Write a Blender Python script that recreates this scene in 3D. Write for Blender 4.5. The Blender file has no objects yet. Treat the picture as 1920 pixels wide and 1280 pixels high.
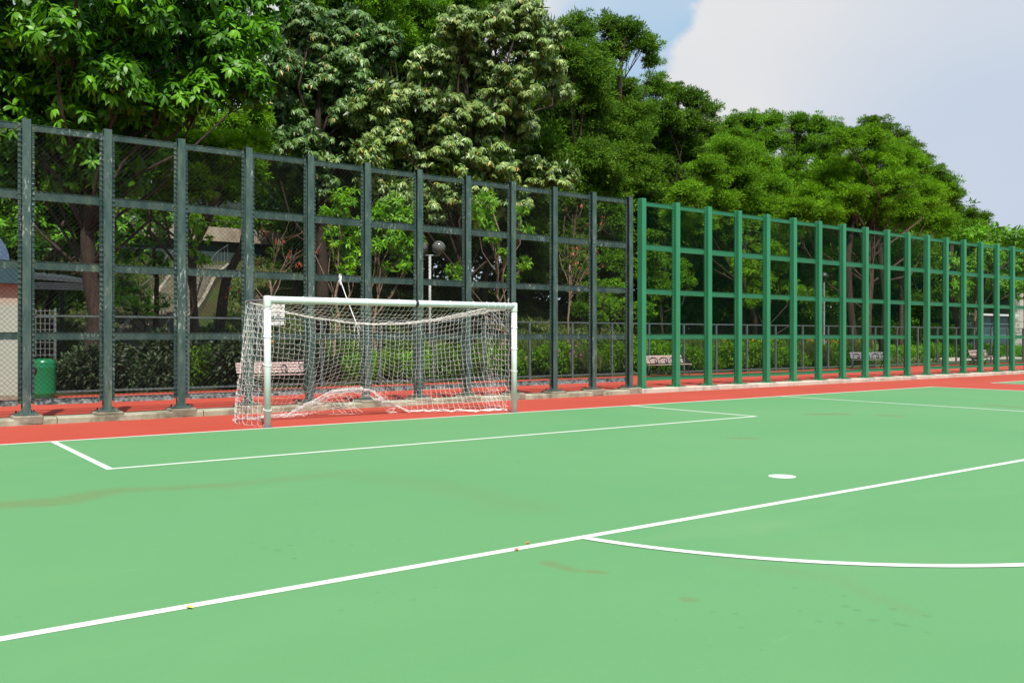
import bpy, math, random
import numpy as np
from math import sin, cos, pi, radians
from mathutils import Vector, Matrix

# ------------------------------------------------------------------ camera, sky, sun
scene = bpy.context.scene
C = scene.collection
F_PX, CX, HY, EYE = 1691.0, 960.0, 633.0, 1.4
TH = math.atan((3230 - 960) / F_PX)              # bearing of the fence line from the view axis
FW = (cos(TH), sin(TH)); RT = (sin(TH), -cos(TH))
cam_d = bpy.data.cameras.new('camera'); cam = bpy.data.objects.new('camera', cam_d); C.objects.link(cam)
cam.location = (0, 0, EYE); cam.rotation_euler = (pi / 2, 0, TH - pi / 2)
cam_d.sensor_width = 36; cam_d.lens = 36 * F_PX / 1920; cam_d.shift_y = -7 / 1920
cam_d.clip_start = 0.05; cam_d.clip_end = 3000
scene.camera = cam

SUN_EL, SUN_AZ = radians(57), radians(199)       # azimuth clockwise from +Y
w = bpy.data.worlds.new('World'); scene.world = w; w.use_nodes = True
nt = w.node_tree; nt.nodes.clear()
def wn(t, **k):
    n = nt.nodes.new(t)
    for a, b in k.items(): setattr(n, a, b)
    return n
out = wn('ShaderNodeOutputWorld'); bg = wn('ShaderNodeBackground'); bg.inputs[1].default_value = 0.070
sky = wn('ShaderNodeTexSky', sky_type='NISHITA', sun_disc=False, sun_elevation=SUN_EL, sun_rotation=SUN_AZ)
sky.air_density = 1.0; sky.dust_density = 2.0; sky.ozone_density = 1.5
tc = wn('ShaderNodeTexCoord')
L = nt.links.new
def wmath(op, a, b=0.0):
    x = wn('ShaderNodeMath', operation=op)
    for k, v in enumerate((a, b)):
        if isinstance(v, (int, float)): x.inputs[k].default_value = v
        else: L(v, x.inputs[k])
    return x.outputs[0]
def wnoise(scale, detail, loc, zs=2.0):
    mp = wn('ShaderNodeMapping'); mp.inputs['Scale'].default_value = (1, 1, zs); mp.inputs['Location'].default_value = loc
    nz = wn('ShaderNodeTexNoise'); nz.inputs['Scale'].default_value = scale; nz.inputs['Detail'].default_value = detail; nz.inputs['Roughness'].default_value = 0.5
    L(tc.outputs['Generated'], mp.inputs[0]); L(mp.outputs[0], nz.inputs[0]); return nz.outputs[0]
def wramp(f, a, b):
    r = wn('ShaderNodeMapRange', interpolation_type='SMOOTHSTEP'); L(f, r.inputs[0]); r.inputs[1].default_value = a; r.inputs[2].default_value = b; return r.outputs[0]
def wmix(f, a, b):
    x = wn('ShaderNodeMix', data_type='RGBA')
    if isinstance(f, float): x.inputs[0].default_value = f
    else: L(f, x.inputs[0])
    for k, v in ((6, a), (7, b)):
        if isinstance(v, tuple): x.inputs[k].default_value = (*v, 1)
        else: L(v, x.inputs[k])
    return x.outputs[2]
base = wmix(0.85, sky.outputs[0], (4.9, 7.1, 9.3))            # thin bright humid haze over the blue
def bank(direction, r_in, r_out, loc, ns=4.2, na=0.34):                        # a cumulus bank around one bearing, edge broken up by noise
    d = wn('ShaderNodeVectorMath', operation='DISTANCE'); L(tc.outputs['Generated'], d.inputs[0]); d.inputs[1].default_value = direction
    e = wmath('ADD', d.outputs['Value'], wmath('MULTIPLY', wmath('SUBTRACT', wnoise(ns, 9, loc, 1.4), 0.5), na))
    return wmath('SUBTRACT', 1.0, wramp(e, r_in, r_out))
c1 = bank((0.830, 0.50, 0.235), 0.195, 0.222, (0.3, 0.1, 0.0), 11.0, 0.16); c2 = bank((0.40, 0.85, 0.60), 0.30, 0.40, (2.3, 0.1, 0.7)); c3 = bank((-0.9, -0.3, 0.4), 0.5, 0.9, (5.0, 1.1, 0.7))
m = wmath('MAXIMUM', wmath('MAXIMUM', c1, c2), c3)
veil = wmath('MULTIPLY', wramp(wnoise(3.0, 6, (0.4, 2.0, 0.3)), 0.38, 0.66), 0.55)
shade = wramp(wnoise(2.3, 6, (1.0, 0.4, 0.2)), 0.3, 0.7)
cc = wmix(shade, (7.7, 8.0, 8.5), (8.6, 8.55, 8.5))
low = wn('ShaderNodeVectorMath', operation='DISTANCE'); L(tc.outputs['Generated'], low.inputs[0]); low.inputs[1].default_value = (0.895, 0.40, 0.10)
cc = wmix(wmath('ADD', wramp(low.outputs['Value'], 0.10, 0.32), wmath('MULTIPLY', wmath('SUBTRACT', wnoise(6.0, 6, (3.0, 1.0, 2.0)), 0.5), 0.5)), (6.1, 7.0, 8.35), cc)
L(wmix(wmath('MAXIMUM', m, veil), base, cc), bg.inputs[0]); L(bg.outputs[0], out.inputs[0])

sd = bpy.data.lights.new('sun', 'SUN'); sd.energy = 5.0; sd.angle = radians(0.5); sd.color = (1, 0.955, 0.88)
so = bpy.data.objects.new('sun', sd); C.objects.link(so)
sdir = Vector((sin(SUN_AZ) * cos(SUN_EL), cos(SUN_AZ) * cos(SUN_EL), sin(SUN_EL)))
so.rotation_euler = sdir.to_track_quat('Z', 'Y').to_euler(); so.location = sdir * 60
vs = scene.view_settings; vs.view_transform = 'Standard'; vs.look = 'None'; vs.exposure = 0.42; vs.gamma = 1; vs.use_curve_mapping = False
scene.cycles.max_bounces = 6; scene.cycles.transparent_max_bounces = 8

# ------------------------------------------------------------------ helpers
rng = np.random.default_rng(7); random.seed(7)
def depth(px, Y): return Y / (FW[1] + (px - CX) / F_PX * RT[1])
def at(px, py, Y):                               # survey: photo bearing/elevation + distance row Y -> world point
    k = (px - CX) / F_PX; t = depth(px, Y)
    return np.array([(FW[0] + k * RT[0]) * t, Y, EYE + (HY - py) * t / F_PX])
def metres(rpx, px, Y): return rpx * depth(px, Y) / F_PX

class MB:
    def __init__(s): s.v = []; s.f = []
    def poly(s, pts, faces):
        o = len(s.v); s.v += [tuple(p) for p in pts]; s.f += [tuple(i + o for i in f) for f in faces]; return s
    def box(s, x0, x1, y0, y1, z0, z1, M=None):
        p = [Vector((x, y, z)) for z in (z0, z1) for y in (y0, y1) for x in (x0, x1)]
        if M is not None: p = [M @ q for q in p]
        return s.poly(p, [(0, 2, 3, 1), (4, 5, 7, 6), (0, 1, 5, 4), (2, 6, 7, 3), (0, 4, 6, 2), (1, 3, 7, 5)])
    def cbox(s, x0, x1, y0, y1, z0, z1, b=0.006):   # box with chamfered vertical and top edges
        ring = lambda z, i: [(x0 + b + i, y0 + i, z), (x1 - b - i, y0 + i, z), (x1 - i, y0 + b + i, z), (x1 - i, y1 - b - i, z),
                             (x1 - b - i, y1 - i, z), (x0 + b + i, y1 - i, z), (x0 + i, y1 - b - i, z), (x0 + i, y0 + b + i, z)]
        p = ring(z0, 0) + ring(z1 - b, 0) + ring(z1, b)
        f = [tuple(range(7, -1, -1)), tuple(range(16, 24))]
        for k in (0, 8):
            for i in range(8): j = (i + 1) % 8; f.append((k + i, k + j, k + 8 + j, k + 8 + i))
        return s.poly(p, f)
    def tube(s, pts, r, n=6, cap=True, closed=False):
        pts = [Vector(p) for p in pts]; m = len(pts)
        rs = r if hasattr(r, '__len__') else [r] * m
        o = len(s.v); prev = None
        for i in range(m):
            a = pts[max(i - 1, 0)]; b = pts[min(i + 1, m - 1)]; d = b - a
            if d.length < 1e-9: d = Vector((0, 0, 1))
            d.normalize()
            if prev is None: u = d.orthogonal().normalized()
            else:
                u = prev - d * prev.dot(d)
                u = u.normalized() if u.length > 1e-6 else d.orthogonal().normalized()
            prev = u; v = d.cross(u)
            for k in range(n):
                q = pts[i] + (u * cos(2 * pi * k / n) + v * sin(2 * pi * k / n)) * rs[i]; s.v.append(tuple(q))
        for i in range(m - 1):
            for k in range(n):
                j = (k + 1) % n; s.f.append((o + i * n + k, o + i * n + j, o + (i + 1) * n + j, o + (i + 1) * n + k))
        if cap: s.f.append(tuple(o + k for k in range(n - 1, -1, -1))); s.f.append(tuple(o + (m - 1) * n + k for k in range(n)))
        return s
    def lathe(s, prof, c=(0, 0, 0), n=24):
        o = len(s.v)
        for r, z in prof:
            for k in range(n): s.v.append((c[0] + r * cos(2 * pi * k / n), c[1] + r * sin(2 * pi * k / n), c[2] + z))
        for i in range(len(prof) - 1):
            for k in range(n):
                j = (k + 1) % n; s.f.append((o + i * n + k, o + i * n + j, o + (i + 1) * n + j, o + (i + 1) * n + k))
        s.f.append(tuple(o + k for k in range(n - 1, -1, -1))); s.f.append(tuple(o + (len(prof) - 1) * n + k for k in range(n)))
        return s
    def mesh(s, name, m, smooth=False):
        me = bpy.data.meshes.new(name); me.from_pydata(s.v, [], s.f); me.materials.append(m)
        if smooth: me.polygons.foreach_set('use_smooth', [True] * len(me.polygons))
        me.update(); return me
def link(name, me, parent=None, loc=(0, 0, 0)):
    o = bpy.data.objects.new(name, me); C.objects.link(o); o.location = loc
    if parent: o.parent = parent
    return o
def part(name, mb, m, parent=None, smooth=False, loc=(0, 0, 0)): return link(name, mb.mesh(name, m, smooth), parent, loc)
def tag(o, label=None, cat=None, group=None, kind=None):
    if label: o['label'] = label
    if cat: o['category'] = cat
    if group: o['group'] = group
    if kind: o['kind'] = kind
    return o
def thing(name, label, cat, loc=(0, 0, 0), rz=0, group=None):
    o = bpy.data.objects.new(name, None); C.objects.link(o); o.location = loc; o.rotation_euler = (0, 0, rz)
    o.empty_display_size = 0.2
    return tag(o, label, cat, group)
def dup(root, loc, rz=0, label=None, scale=None, group=None):
    r = root.copy(); C.objects.link(r); r.location = loc; r.rotation_euler = (0, 0, rz)
    if label: r['label'] = label
    if group: r['group'] = group
    if scale: r.scale = (scale,) * 3
    for ch in list(root.children):
        c = ch.copy(); C.objects.link(c); c.parent = r
        for g in list(ch.children):
            d = g.copy(); C.objects.link(d); d.parent = c
    return r

# ------------------------------------------------------------------ materials
class Mat:
    def __init__(s, name, rough=0.6, spec=0.5, metal=0.0):
        s.m = bpy.data.materials.new(name); s.m.use_nodes = True; s.nt = s.m.node_tree
        s.b = s.nt.nodes['Principled BSDF']; s.o = s.nt.nodes['Material Output']
        s.b.inputs['Roughness'].default_value = rough; s.b.inputs['Specular IOR Level'].default_value = spec; s.b.inputs['Metallic'].default_value = metal
        s.tc = s.n('ShaderNodeTexCoord'); s.geo = s.n('ShaderNodeNewGeometry')
    def n(s, t, **k):
        x = s.nt.nodes.new(t)
        for a, b in k.items(): setattr(x, a, b)
        return x
    def l(s, a, b): s.nt.links.new(a, b)
    def pos(s, scale=(1, 1, 1), world=True):
        mp = s.n('ShaderNodeMapping'); mp.inputs['Scale'].default_value = scale
        s.l(s.geo.outputs['Position'] if world else s.tc.outputs['Object'], mp.inputs[0]); return mp.outputs[0]
    def noise(s, scale, detail=4, rough=0.55, vec=None, dist=0.0):
        n = s.n('ShaderNodeTexNoise'); n.inputs['Scale'].default_value = scale; n.inputs['Detail'].default_value = detail
        n.inputs['Roughness'].default_value = rough; n.inputs['Distortion'].default_value = dist
        s.l(vec if vec is not None else s.pos(), n.inputs[0]); return n.outputs[0]
    def ramp(s, fac, stops):
        r = s.n('ShaderNodeValToRGB'); e = r.color_ramp.elements
        while len(e) < len(stops): e.new(0.5)
        for i, (p, c) in enumerate(stops):
            e[i].position = p; e[i].color = (c, c, c, 1) if not hasattr(c, '__len__') else (*c, 1)
        s.l(fac, r.inputs[0]); return r.outputs[0]
    def mix(s, fac, a, b, mode='MIX'):
        x = s.n('ShaderNodeMix', data_type='RGBA', blend_type=mode)
        for k, v in ((0, fac), (6, a), (7, b)):
            if isinstance(v, (int, float)): x.inputs[k].default_value = v
            elif isinstance(v, tuple): x.inputs[k].default_value = (*v, 1)
            else: s.l(v, x.inputs[k])
        return x.outputs[2]
    def math(s, op, a, b=0.0, c=None):
        x = s.n('ShaderNodeMath', operation=op)
        for k, v in enumerate((a, b) if c is None else (a, b, c)):
            if isinstance(v, (int, float)): x.inputs[k].default_value = v
            else: s.l(v, x.inputs[k])
        return x.outputs[0]
    def color(s, c):
        if isinstance(c, tuple): s.b.inputs['Base Color'].default_value = (*c, 1)
        else: s.l(c, s.b.inputs['Base Color'])
        return s
    def bump(s, h, strength=0.3, dist=0.01):
        b = s.n('ShaderNodeBump'); b.inputs['Strength'].default_value = strength; b.inputs['Distance'].default_value = dist
        s.l(h, b.inputs['Height']); s.l(b.outputs[0], s.b.inputs['Normal']); return s

def simple(name, c, rough=0.6, var=0.15, scale=6, metal=0.0, spec=0.5):
    M = Mat(name, rough, spec, metal); n = M.noise(scale, 5)
    lo = tuple(x * (1 - var) for x in c); hi = tuple(min(1, x * (1 + var)) for x in c)
    M.color(M.mix(M.ramp(n, [(0.3, 0.0), (0.7, 1.0)]), lo, hi)); return M.m

def seg_mask(M, segs, warp=0.25, soft=(0.0, 1.0)):
    """wear along polyline pieces on the ground: max over capsule distances (each with its own half width)"""
    sep = M.n('ShaderNodeSeparateXYZ')
    nv = M.n('ShaderNodeTexNoise'); nv.inputs['Scale'].default_value = 1.6; nv.inputs['Detail'].default_value = 5
    M.l(M.pos(), nv.inputs[0])
    va = M.n('ShaderNodeVectorMath', operation='MULTIPLY_ADD'); M.l(nv.outputs[1], va.inputs[0]); va.inputs[1].default_value = (warp, warp, 0)
    M.l(M.geo.outputs['Position'], va.inputs[2]); M.l(va.outputs[0], sep.inputs[0])
    X, Y = sep.outputs[0], sep.outputs[1]; tot = None
    o = warp * 0.5
    for (x0, y0, x1, y1, wd, st) in segs:
        x0 += o; x1 += o; y0 += o; y1 += o
        dx, dy = x1 - x0, y1 - y0; L2 = dx * dx + dy * dy + 1e-9
        px = M.math('SUBTRACT', X, x0); py = M.math('SUBTRACT', Y, y0)
        t = M.math('ADD', M.math('MULTIPLY', px, dx / L2), M.math('MULTIPLY', py, dy / L2))
        t = M.math('MINIMUM', M.math('MAXIMUM', t, 0.0), 1.0)
        qx = M.math('SUBTRACT', px, M.math('MULTIPLY', t, dx)); qy = M.math('SUBTRACT', py, M.math('MULTIPLY', t, dy))
        d = M.math('SQRT', M.math('ADD', M.math('MULTIPLY', qx, qx), M.math('MULTIPLY', qy, qy)))
        m = M.math('MULTIPLY', M.math('MAXIMUM', M.math('SUBTRACT', 1.0, M.math('DIVIDE', d, wd)), 0.0), st)
        tot = m if tot is None else M.math('MAXIMUM', tot, m)
    return tot

def court_mat():
    M = Mat('court_green_acrylic', 0.72, 0.35)
    big = M.ramp(M.noise(0.22, 4, 0.55, dist=0.6), [(0.3, 0.0), (0.72, 1.0)])
    c = M.mix(big, (0.073, 0.222, 0.082), (0.096, 0.242, 0.093))
    med = M.ramp(M.noise(1.3, 6, 0.62, M.pos((1, 2.2, 1))), [(0.42, 0.0), (0.75, 1.0)])
    c = M.mix(M.math('MULTIPLY', med, 0.35), c, (0.072, 0.228, 0.097))
    brown = M.ramp(M.noise(0.45, 5, 0.6, M.pos((0.5, 1.6, 1)), 0.8), [(0.60, 0.0), (0.80, 1.0)])
    c = M.mix(M.math('MULTIPLY', brown, 0.30), c, (0.18, 0.30, 0.13))
    fine = M.noise(150, 4, 0.8)
    c = M.mix(M.math('MULTIPLY', M.ramp(fine, [(0.35, 0.0), (0.7, 1.0)]), 0.24), c, (0.144, 0.312, 0.144))
    sp = M.ramp(M.noise(9, 3, 0.5), [(0.74, 0.0), (0.78, 1.0)])
    c = M.mix(M.math('MULTIPLY', sp, 0.35), c, (0.09, 0.20, 0.07))
    sp2 = M.ramp(M.noise(2.6, 6, 0.75, M.pos((0.6, 3.5, 1))), [(0.69, 0.0), (0.76, 1.0)])
    c = M.mix(M.math('MULTIPLY', sp2, 0.38), c, (0.12, 0.24, 0.10))
    scr = M.ramp(M.noise(3.2, 7, 0.8, M.pos((0.35, 5.0, 1)), 0.5), [(0.63, 0.0), (0.66, 1.0)])
    c = M.mix(M.math('MULTIPLY', scr, 0.16), c, (0.22, 0.40, 0.20))
    wet = M.ramp(M.noise(0.9, 7, 0.7, M.pos((1, 1.7, 1)), 1.2), [(0.50, 0.0), (0.515, 1.0), (0.53, 0.25), (0.6, 0.0)])
    c = M.mix(M.math('MULTIPLY', wet, 0.10), c, (0.07, 0.20, 0.08))
    vo = M.n('ShaderNodeTexVoronoi'); vo.inputs['Scale'].default_value = 1.15; M.l(M.pos(), vo.inputs[0])
    dots = M.math('LESS_THAN', M.math('ADD', vo.outputs['Distance'], M.math('MULTIPLY', M.noise(60, 3, 0.6), 0.035)), M.math('ADD', M.math('MULTIPLY', M.noise(0.8, 2, 0.5), 0.05), 0.009))
    c = M.mix(M.math('MULTIPLY', dots, 0.6), c, (0.05, 0.10, 0.04))
    vo2 = M.n('ShaderNodeTexVoronoi'); vo2.inputs['Scale'].default_value = 7.0; M.l(M.pos(), vo2.inputs[0])
    dots2 = M.math('LESS_THAN', vo2.outputs['Distance'], M.math('MULTIPLY', M.math('SUBTRACT', M.noise(0.55, 2, 0.5), 0.47), 0.9))
    c = M.mix(M.math('MULTIPLY', dots2, 0.35), c, (0.07, 0.16, 0.06))
    segs = []
    def S(a, b, wd, st):
        A = at2(*a); B = at2(*b); segs.append((A[0], A[1], B[0], B[1], wd, st))
    S((-60, 952), (110, 940), .30, 1.3); S((110, 940), (210, 921), .26, 1.0); S((210, 921), (420, 910), .24, .75)
    S((420, 910), (640, 888), .26, .55); S((640, 888), (800, 905), .35, .30); S((800, 905), (980, 950), .45, .30)
    S((1360, 1055), (1560, 1085), .16, .22); S((1560, 1085), (1720, 1150), .10, .30); S((1035, 1054), (1080, 1068), .07, 1.1)
    S((1105, 1070), (1130, 1073), .05, 1.1); S((1530, 777), (1575, 776), .28, 1.5); S((1655, 779), (1680, 780), .24, 1.2)
    S((1858, 760), (1915, 764), .28, 1.1); S((1380, 822), (1405, 822), .2, .8); S((1285, 1122), (1298, 1122), .05, 1.3)
    m = seg_mask(M, segs, 0.22)
    m = M.math('MULTIPLY', M.ramp(m, [(0.0, 0.0), (0.75, 1.0)]), M.ramp(M.noise(5, 6, 0.7, M.pos((0.7, 2, 1))), [(0.25, 0.25), (0.75, 1.0)]))
    c = M.mix(M.math('MULTIPLY', m, 0.9), c, (0.115, 0.165, 0.060))
    M.color(c); M.bump(fine, 0.25, 0.004); M.b.inputs['Roughness'].default_value = 0.75
    return M.m
def at2(px, py, z=0.0):
    d = F_PX * (EYE - z) / (py - HY); r = (px - CX) / F_PX * d
    return (d * FW[0] + r * RT[0], d * FW[1] + r * RT[1])

def red_mat():
    M = Mat('red_acrylic', 0.75, 0.3)
    c = M.mix(M.ramp(M.noise(0.35, 5, 0.6), [(0.3, 0.0), (0.7, 1.0)]), (0.326, 0.039, 0.020), (0.381, 0.053, 0.031))
    c = M.mix(M.math('MULTIPLY', M.ramp(M.noise(1.4, 6, 0.65, M.pos((0.6, 2, 1))), [(0.5, 0.0), (0.75, 1.0)]), 0.4), c, (0.261, 0.036, 0.021))
    f = M.noise(200, 2, 0.7)
    c = M.mix(M.math('MULTIPLY', f, 0.15), c, (0.424, 0.101, 0.071)); M.color(c); M.bump(f, 0.25, 0.004); return M.m
def paint_mat():
    M = Mat('white_line_paint', 0.6, 0.4)
    c = M.mix(M.ramp(M.noise(30, 5, 0.7), [(0.45, 0.0), (0.8, 1.0)]), (0.58, 0.59, 0.55), (0.48, 0.52, 0.46))
    c = M.mix(M.math('MULTIPLY', M.ramp(M.noise(3.0, 5, 0.7), [(0.58, 0.0), (0.75, 1.0)]), 0.4), c, (0.38, 0.48, 0.37))
    M.color(c); return M.m
def dark_paint():
    M = Mat('weathered_teal_paint', 0.55, 0.4)
    c = M.mix(M.ramp(M.noise(2.2, 5, 0.6, M.pos((3, 3, 1.0))), [(0.35, 0.0), (0.65, 1.0)]), (0.022, 0.052, 0.049), (0.060, 0.098, 0.084))
    c = M.mix(M.ramp(M.noise(1.1, 5, 0.65, M.pos((5, 5, 0.8))), [(0.58, 0.0), (0.72, 0.7)]), c, (0.13, 0.165, 0.095))
    patch = M.ramp(M.noise(0.8, 4, 0.6, M.pos((1.6, 1.6, 0.9))), [(0.50, 0.0), (0.62, 1.0)])
    flake = M.ramp(M.noise(24, 6, 0.75, M.pos((1, 1, 0.22))), [(0.55, 0.0), (0.60, 1.0)])
    c = M.mix(M.math('MULTIPLY', M.math('MULTIPLY', patch, flake), 0.9), c, (0.34, 0.37, 0.36))
    c = M.mix(M.ramp(M.noise(20, 5, 0.7, M.pos((1, 1, 0.3))), [(0.60, 0.0), (0.68, 0.8)]), c, (0.014, 0.022, 0.022))
    c = M.mix(M.ramp(M.noise(9, 5, 0.7), [(0.68, 0.0), (0.74, 0.5)]), c, (0.12, 0.06, 0.03))
    M.color(c); M.bump(M.noise(40, 4, 0.6), 0.2, 0.003); return M.m
def worn_rail():
    M = Mat('chalky_worn_paint', 0.7, 0.3)
    c = M.mix(M.ramp(M.noise(14, 6, 0.75, M.pos((0.6, 1, 1))), [(0.44, 0.0), (0.54, 1.0)]), (0.035, 0.055, 0.055), (0.25, 0.28, 0.28))
    M.color(c); return M.m
def green_paint():
    M = Mat('fresh_green_paint', 0.38, 0.5)
    c = M.mix(M.ramp(M.noise(0.9, 4, 0.6), [(0.3, 0.0), (0.7, 1.0)]), (0.021, 0.163, 0.074), (0.029, 0.199, 0.094))
    c = M.mix(M.ramp(M.noise(22, 5, 0.7), [(0.68, 0.0), (0.72, 0.5)]), c, (0.08, 0.25, 0.15))
    M.color(c); return M.m
def concrete(name='kerb_concrete', a=(0.250, 0.245, 0.170), b=(0.340, 0.335, 0.250), grime=(0.09, 0.08, 0.05)):
    M = Mat(name, 0.85, 0.3)
    c = M.mix(M.ramp(M.noise(1.5, 5, 0.6), [(0.3, 0.0), (0.7, 1.0)]), a, b)
    c = M.mix(M.math('MULTIPLY', M.ramp(M.noise(1.7, 6, 0.7, M.pos((1, 1, 0.6))), [(0.48, 0.0), (0.66, 1.0)]), 0.8), c, grime)
    c = M.mix(M.math('MULTIPLY', M.ramp(M.noise(12, 5, 0.7), [(0.5, 0.0), (0.75, 1.0)]), 0.35), c, (0.440, 0.416, 0.360))
    M.color(c); M.bump(M.noise(60, 5, 0.7), 0.5, 0.006); return M.m
def wood():
    M = Mat('faded_pink_timber', 0.65, 0.35)
    c = M.mix(M.ramp(M.noise(5, 6, 0.6, M.pos((1, 12, 12))), [(0.35, 0.0), (0.7, 1.0)]), (0.320, 0.224, 0.208), (0.496, 0.392, 0.368)); M.color(c); return M.m
def bark(name, a, b):
    M = Mat(name, 0.9, 0.2); n = M.noise(7, 6, 0.7, M.pos((2.2, 2.2, 0.5)))
    M.color(M.mix(M.ramp(n, [(0.35, 0.0), (0.65, 1.0)]), a, b)); M.bump(n, 0.8, 0.03); return M.m
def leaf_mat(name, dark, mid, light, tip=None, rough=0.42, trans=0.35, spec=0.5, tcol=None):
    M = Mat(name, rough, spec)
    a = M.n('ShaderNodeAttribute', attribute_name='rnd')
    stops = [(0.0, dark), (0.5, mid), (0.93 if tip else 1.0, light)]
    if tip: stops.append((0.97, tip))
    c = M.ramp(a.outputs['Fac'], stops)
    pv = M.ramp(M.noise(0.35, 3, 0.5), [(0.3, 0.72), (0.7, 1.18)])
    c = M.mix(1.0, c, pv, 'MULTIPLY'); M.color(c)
    tr = M.n('ShaderNodeBsdfTranslucent'); M.l(M.mix(1.0, c, tcol or (1.5, 1.6, 0.35), 'MULTIPLY'), tr.inputs[0])
    ms = M.n('ShaderNodeMixShader'); ms.inputs[0].default_value = trans
    M.l(M.b.outputs[0], ms.inputs[1]); M.l(tr.outputs[0], ms.inputs[2]); M.l(ms.outputs[0], M.o.inputs[0]); return M.m

m_court = court_mat(); m_red = red_mat(); m_paint = paint_mat(); m_dark = dark_paint(); m_worn = worn_rail(); m_green = green_paint()
m_kerb = concrete(); m_kerb2 = concrete('pale_kerb_concrete', (0.376, 0.328, 0.256), (0.496, 0.448, 0.376), (0.26, 0.21, 0.17))
m_plinth = concrete('grimy_plinth', (0.160, 0.144, 0.096), (0.272, 0.248, 0.192), (0.08, 0.07, 0.05))
m_plinth2 = concrete('lilac_grey_mortar', (0.296, 0.264, 0.256), (0.384, 0.344, 0.328), (0.26, 0.24, 0.23))
m_wire = simple('dark_wire', (0.022, 0.028, 0.027), 0.85, 0.4, 15, 0.0, 0.1); m_gwire = simple('green_wire', (0.005, 0.030, 0.016), 0.85, 0.2, 15, 0.0, 0.1)
m_lowf = simple('dull_green_steel', (0.065, 0.095, 0.095), 0.55, 0.35, 9)
m_goal = simple('white_gloss_pipe', (0.57, 0.62, 0.61), 0.42, 0.06, 6, 0.0); m_black = simple('black_tape', (0.012, 0.012, 0.013), 0.5)
m_net = simple('white_net_cord', (0.80, 0.80, 0.77), 0.8, 0.12, 8); m_rope = simple('white_rope', (0.8, 0.8, 0.78), 0.8, 0.05)
m_steel = simple('galvanised_steel', (0.20, 0.215, 0.22), 0.45, 0.2, 10, 0.5)
m_wood = wood(); m_iron = simple('black_cast_iron', (0.018, 0.018, 0.02), 0.45, 0.3, 10)
m_bin = simple('glossy_green_plastic', (0.004, 0.125, 0.042), 0.28, 0.08, 3)
m_bark = bark('grey_brown_bark', (0.035, 0.023, 0.017), (0.10, 0.068, 0.050)); m_bark2 = bark('dark_bark', (0.02, 0.014, 0.011), (0.055, 0.038, 0.028))
m_bark3 = bark('pale_bark', (0.12, 0.085, 0.055), (0.25, 0.19, 0.135))
m_leafA = leaf_mat('broad_glossy_leaf', (0.022, 0.080, 0.004), (0.080, 0.240, 0.007), (0.175, 0.44, 0.012), rough=0.42, spec=0.3)
m_leafB = leaf_mat('drooping_pale_leaf', (0.040, 0.085, 0.018), (0.150, 0.250, 0.055), (0.33, 0.43, 0.125), (0.56, 0.30, 0.10), rough=0.40, trans=0.2, spec=0.4)
m_leafB2 = leaf_mat('drooping_dull_leaf', (0.028, 0.075, 0.014), (0.095, 0.195, 0.042), (0.24, 0.36, 0.10), (0.50, 0.30, 0.10), rough=0.42, trans=0.2, spec=0.4)
m_leafC = leaf_mat('feathery_green', (0.036, 0.095, 0.004), (0.095, 0.225, 0.007), (0.170, 0.360, 0.012), rough=0.7, trans=0.22, spec=0.12)
m_leafD = leaf_mat('feathery_deep_green', (0.028, 0.072, 0.006), (0.074, 0.165, 0.010), (0.140, 0.265, 0.018), rough=0.7, trans=0.22, spec=0.12)
m_leafE = leaf_mat('bright_new_leaf', (0.07, 0.20, 0.007), (0.15, 0.36, 0.010), (0.27, 0.50, 0.020), rough=0.45, trans=0.42, spec=0.3)
m_leafF = leaf_mat('feathery_lime', (0.045, 0.112, 0.003), (0.115, 0.262, 0.006), (0.195, 0.390, 0.012), rough=0.7, trans=0.25, spec=0.12)
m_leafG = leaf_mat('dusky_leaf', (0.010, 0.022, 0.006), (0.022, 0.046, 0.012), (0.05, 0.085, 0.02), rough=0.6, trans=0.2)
m_cover = leaf_mat('olive_ground_cover', (0.030, 0.060, 0.008), (0.085, 0.140, 0.016), (0.16, 0.22, 0.03), rough=0.6, trans=0.3)
m_redleaf = leaf_mat('withered_red_leaf', (0.30, 0.05, 0.02), (0.45, 0.08, 0.03), (0.55, 0.16, 0.06), rough=0.6, trans=0.3, tcol=(1.2, 0.8, 0.5))
m_dryleaf = simple('dry_brown_leaf', (0.16, 0.08, 0.03), 0.7, 0.4, 30)
m_flower = simple('pink_petal', (0.55, 0.10, 0.35), 0.6); m_yellow = simple('yellow_orange_bract', (0.75, 0.36, 0.03), 0.6, 0.4, 3)

# ------------------------------------------------------------------ ground, court, markings
def sheet(name, m, x0, x1, y0, y1, z, **k):
    o = part(name, MB().poly([(x0, y0, z), (x1, y0, z), (x1, y1, z), (x0, y1, z)], [(0, 1, 2, 3)]), m); tag(o, kind='structure', **k); return o
def sm(a, b, x):
    t = np.clip((x - a) / (b - a), 0, 1); return t * t * (3 - 2 * t)
def hill(X, Y):
    hm = 4.9 - 3.3 * sm(20, 46, X) - 1.3 * sm(46, 75, X)
    return -0.03 + 0.07 * sm(23.95, 24.25, Y) + hm * (0.75 * np.clip((Y - 26.5) / 15, 0, 1) + 0.25 * sm(26, 42, Y)) + 0.10 * np.sin(X * 0.9 + Y * 0.6) * sm(25, 30, Y)
nx, ny = 150, 110
xs = np.concatenate([np.linspace(-700, -32, 12), np.linspace(-28, 130, nx - 24), np.linspace(140, 900, 12)])
ys = np.concatenate([np.linspace(-500, 22, 12), np.linspace(23.5, 70, ny - 24), np.linspace(76, 1200, 12)])
GX, GY = np.meshgrid(xs, ys); GZ = hill(GX, GY); GZ = np.where(GY < 23.9, -0.03, GZ)
vv = np.stack([GX.ravel(), GY.ravel(), GZ.ravel()], 1)
I = np.arange(len(ys) * len(xs)).reshape(len(ys), len(xs))
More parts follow.
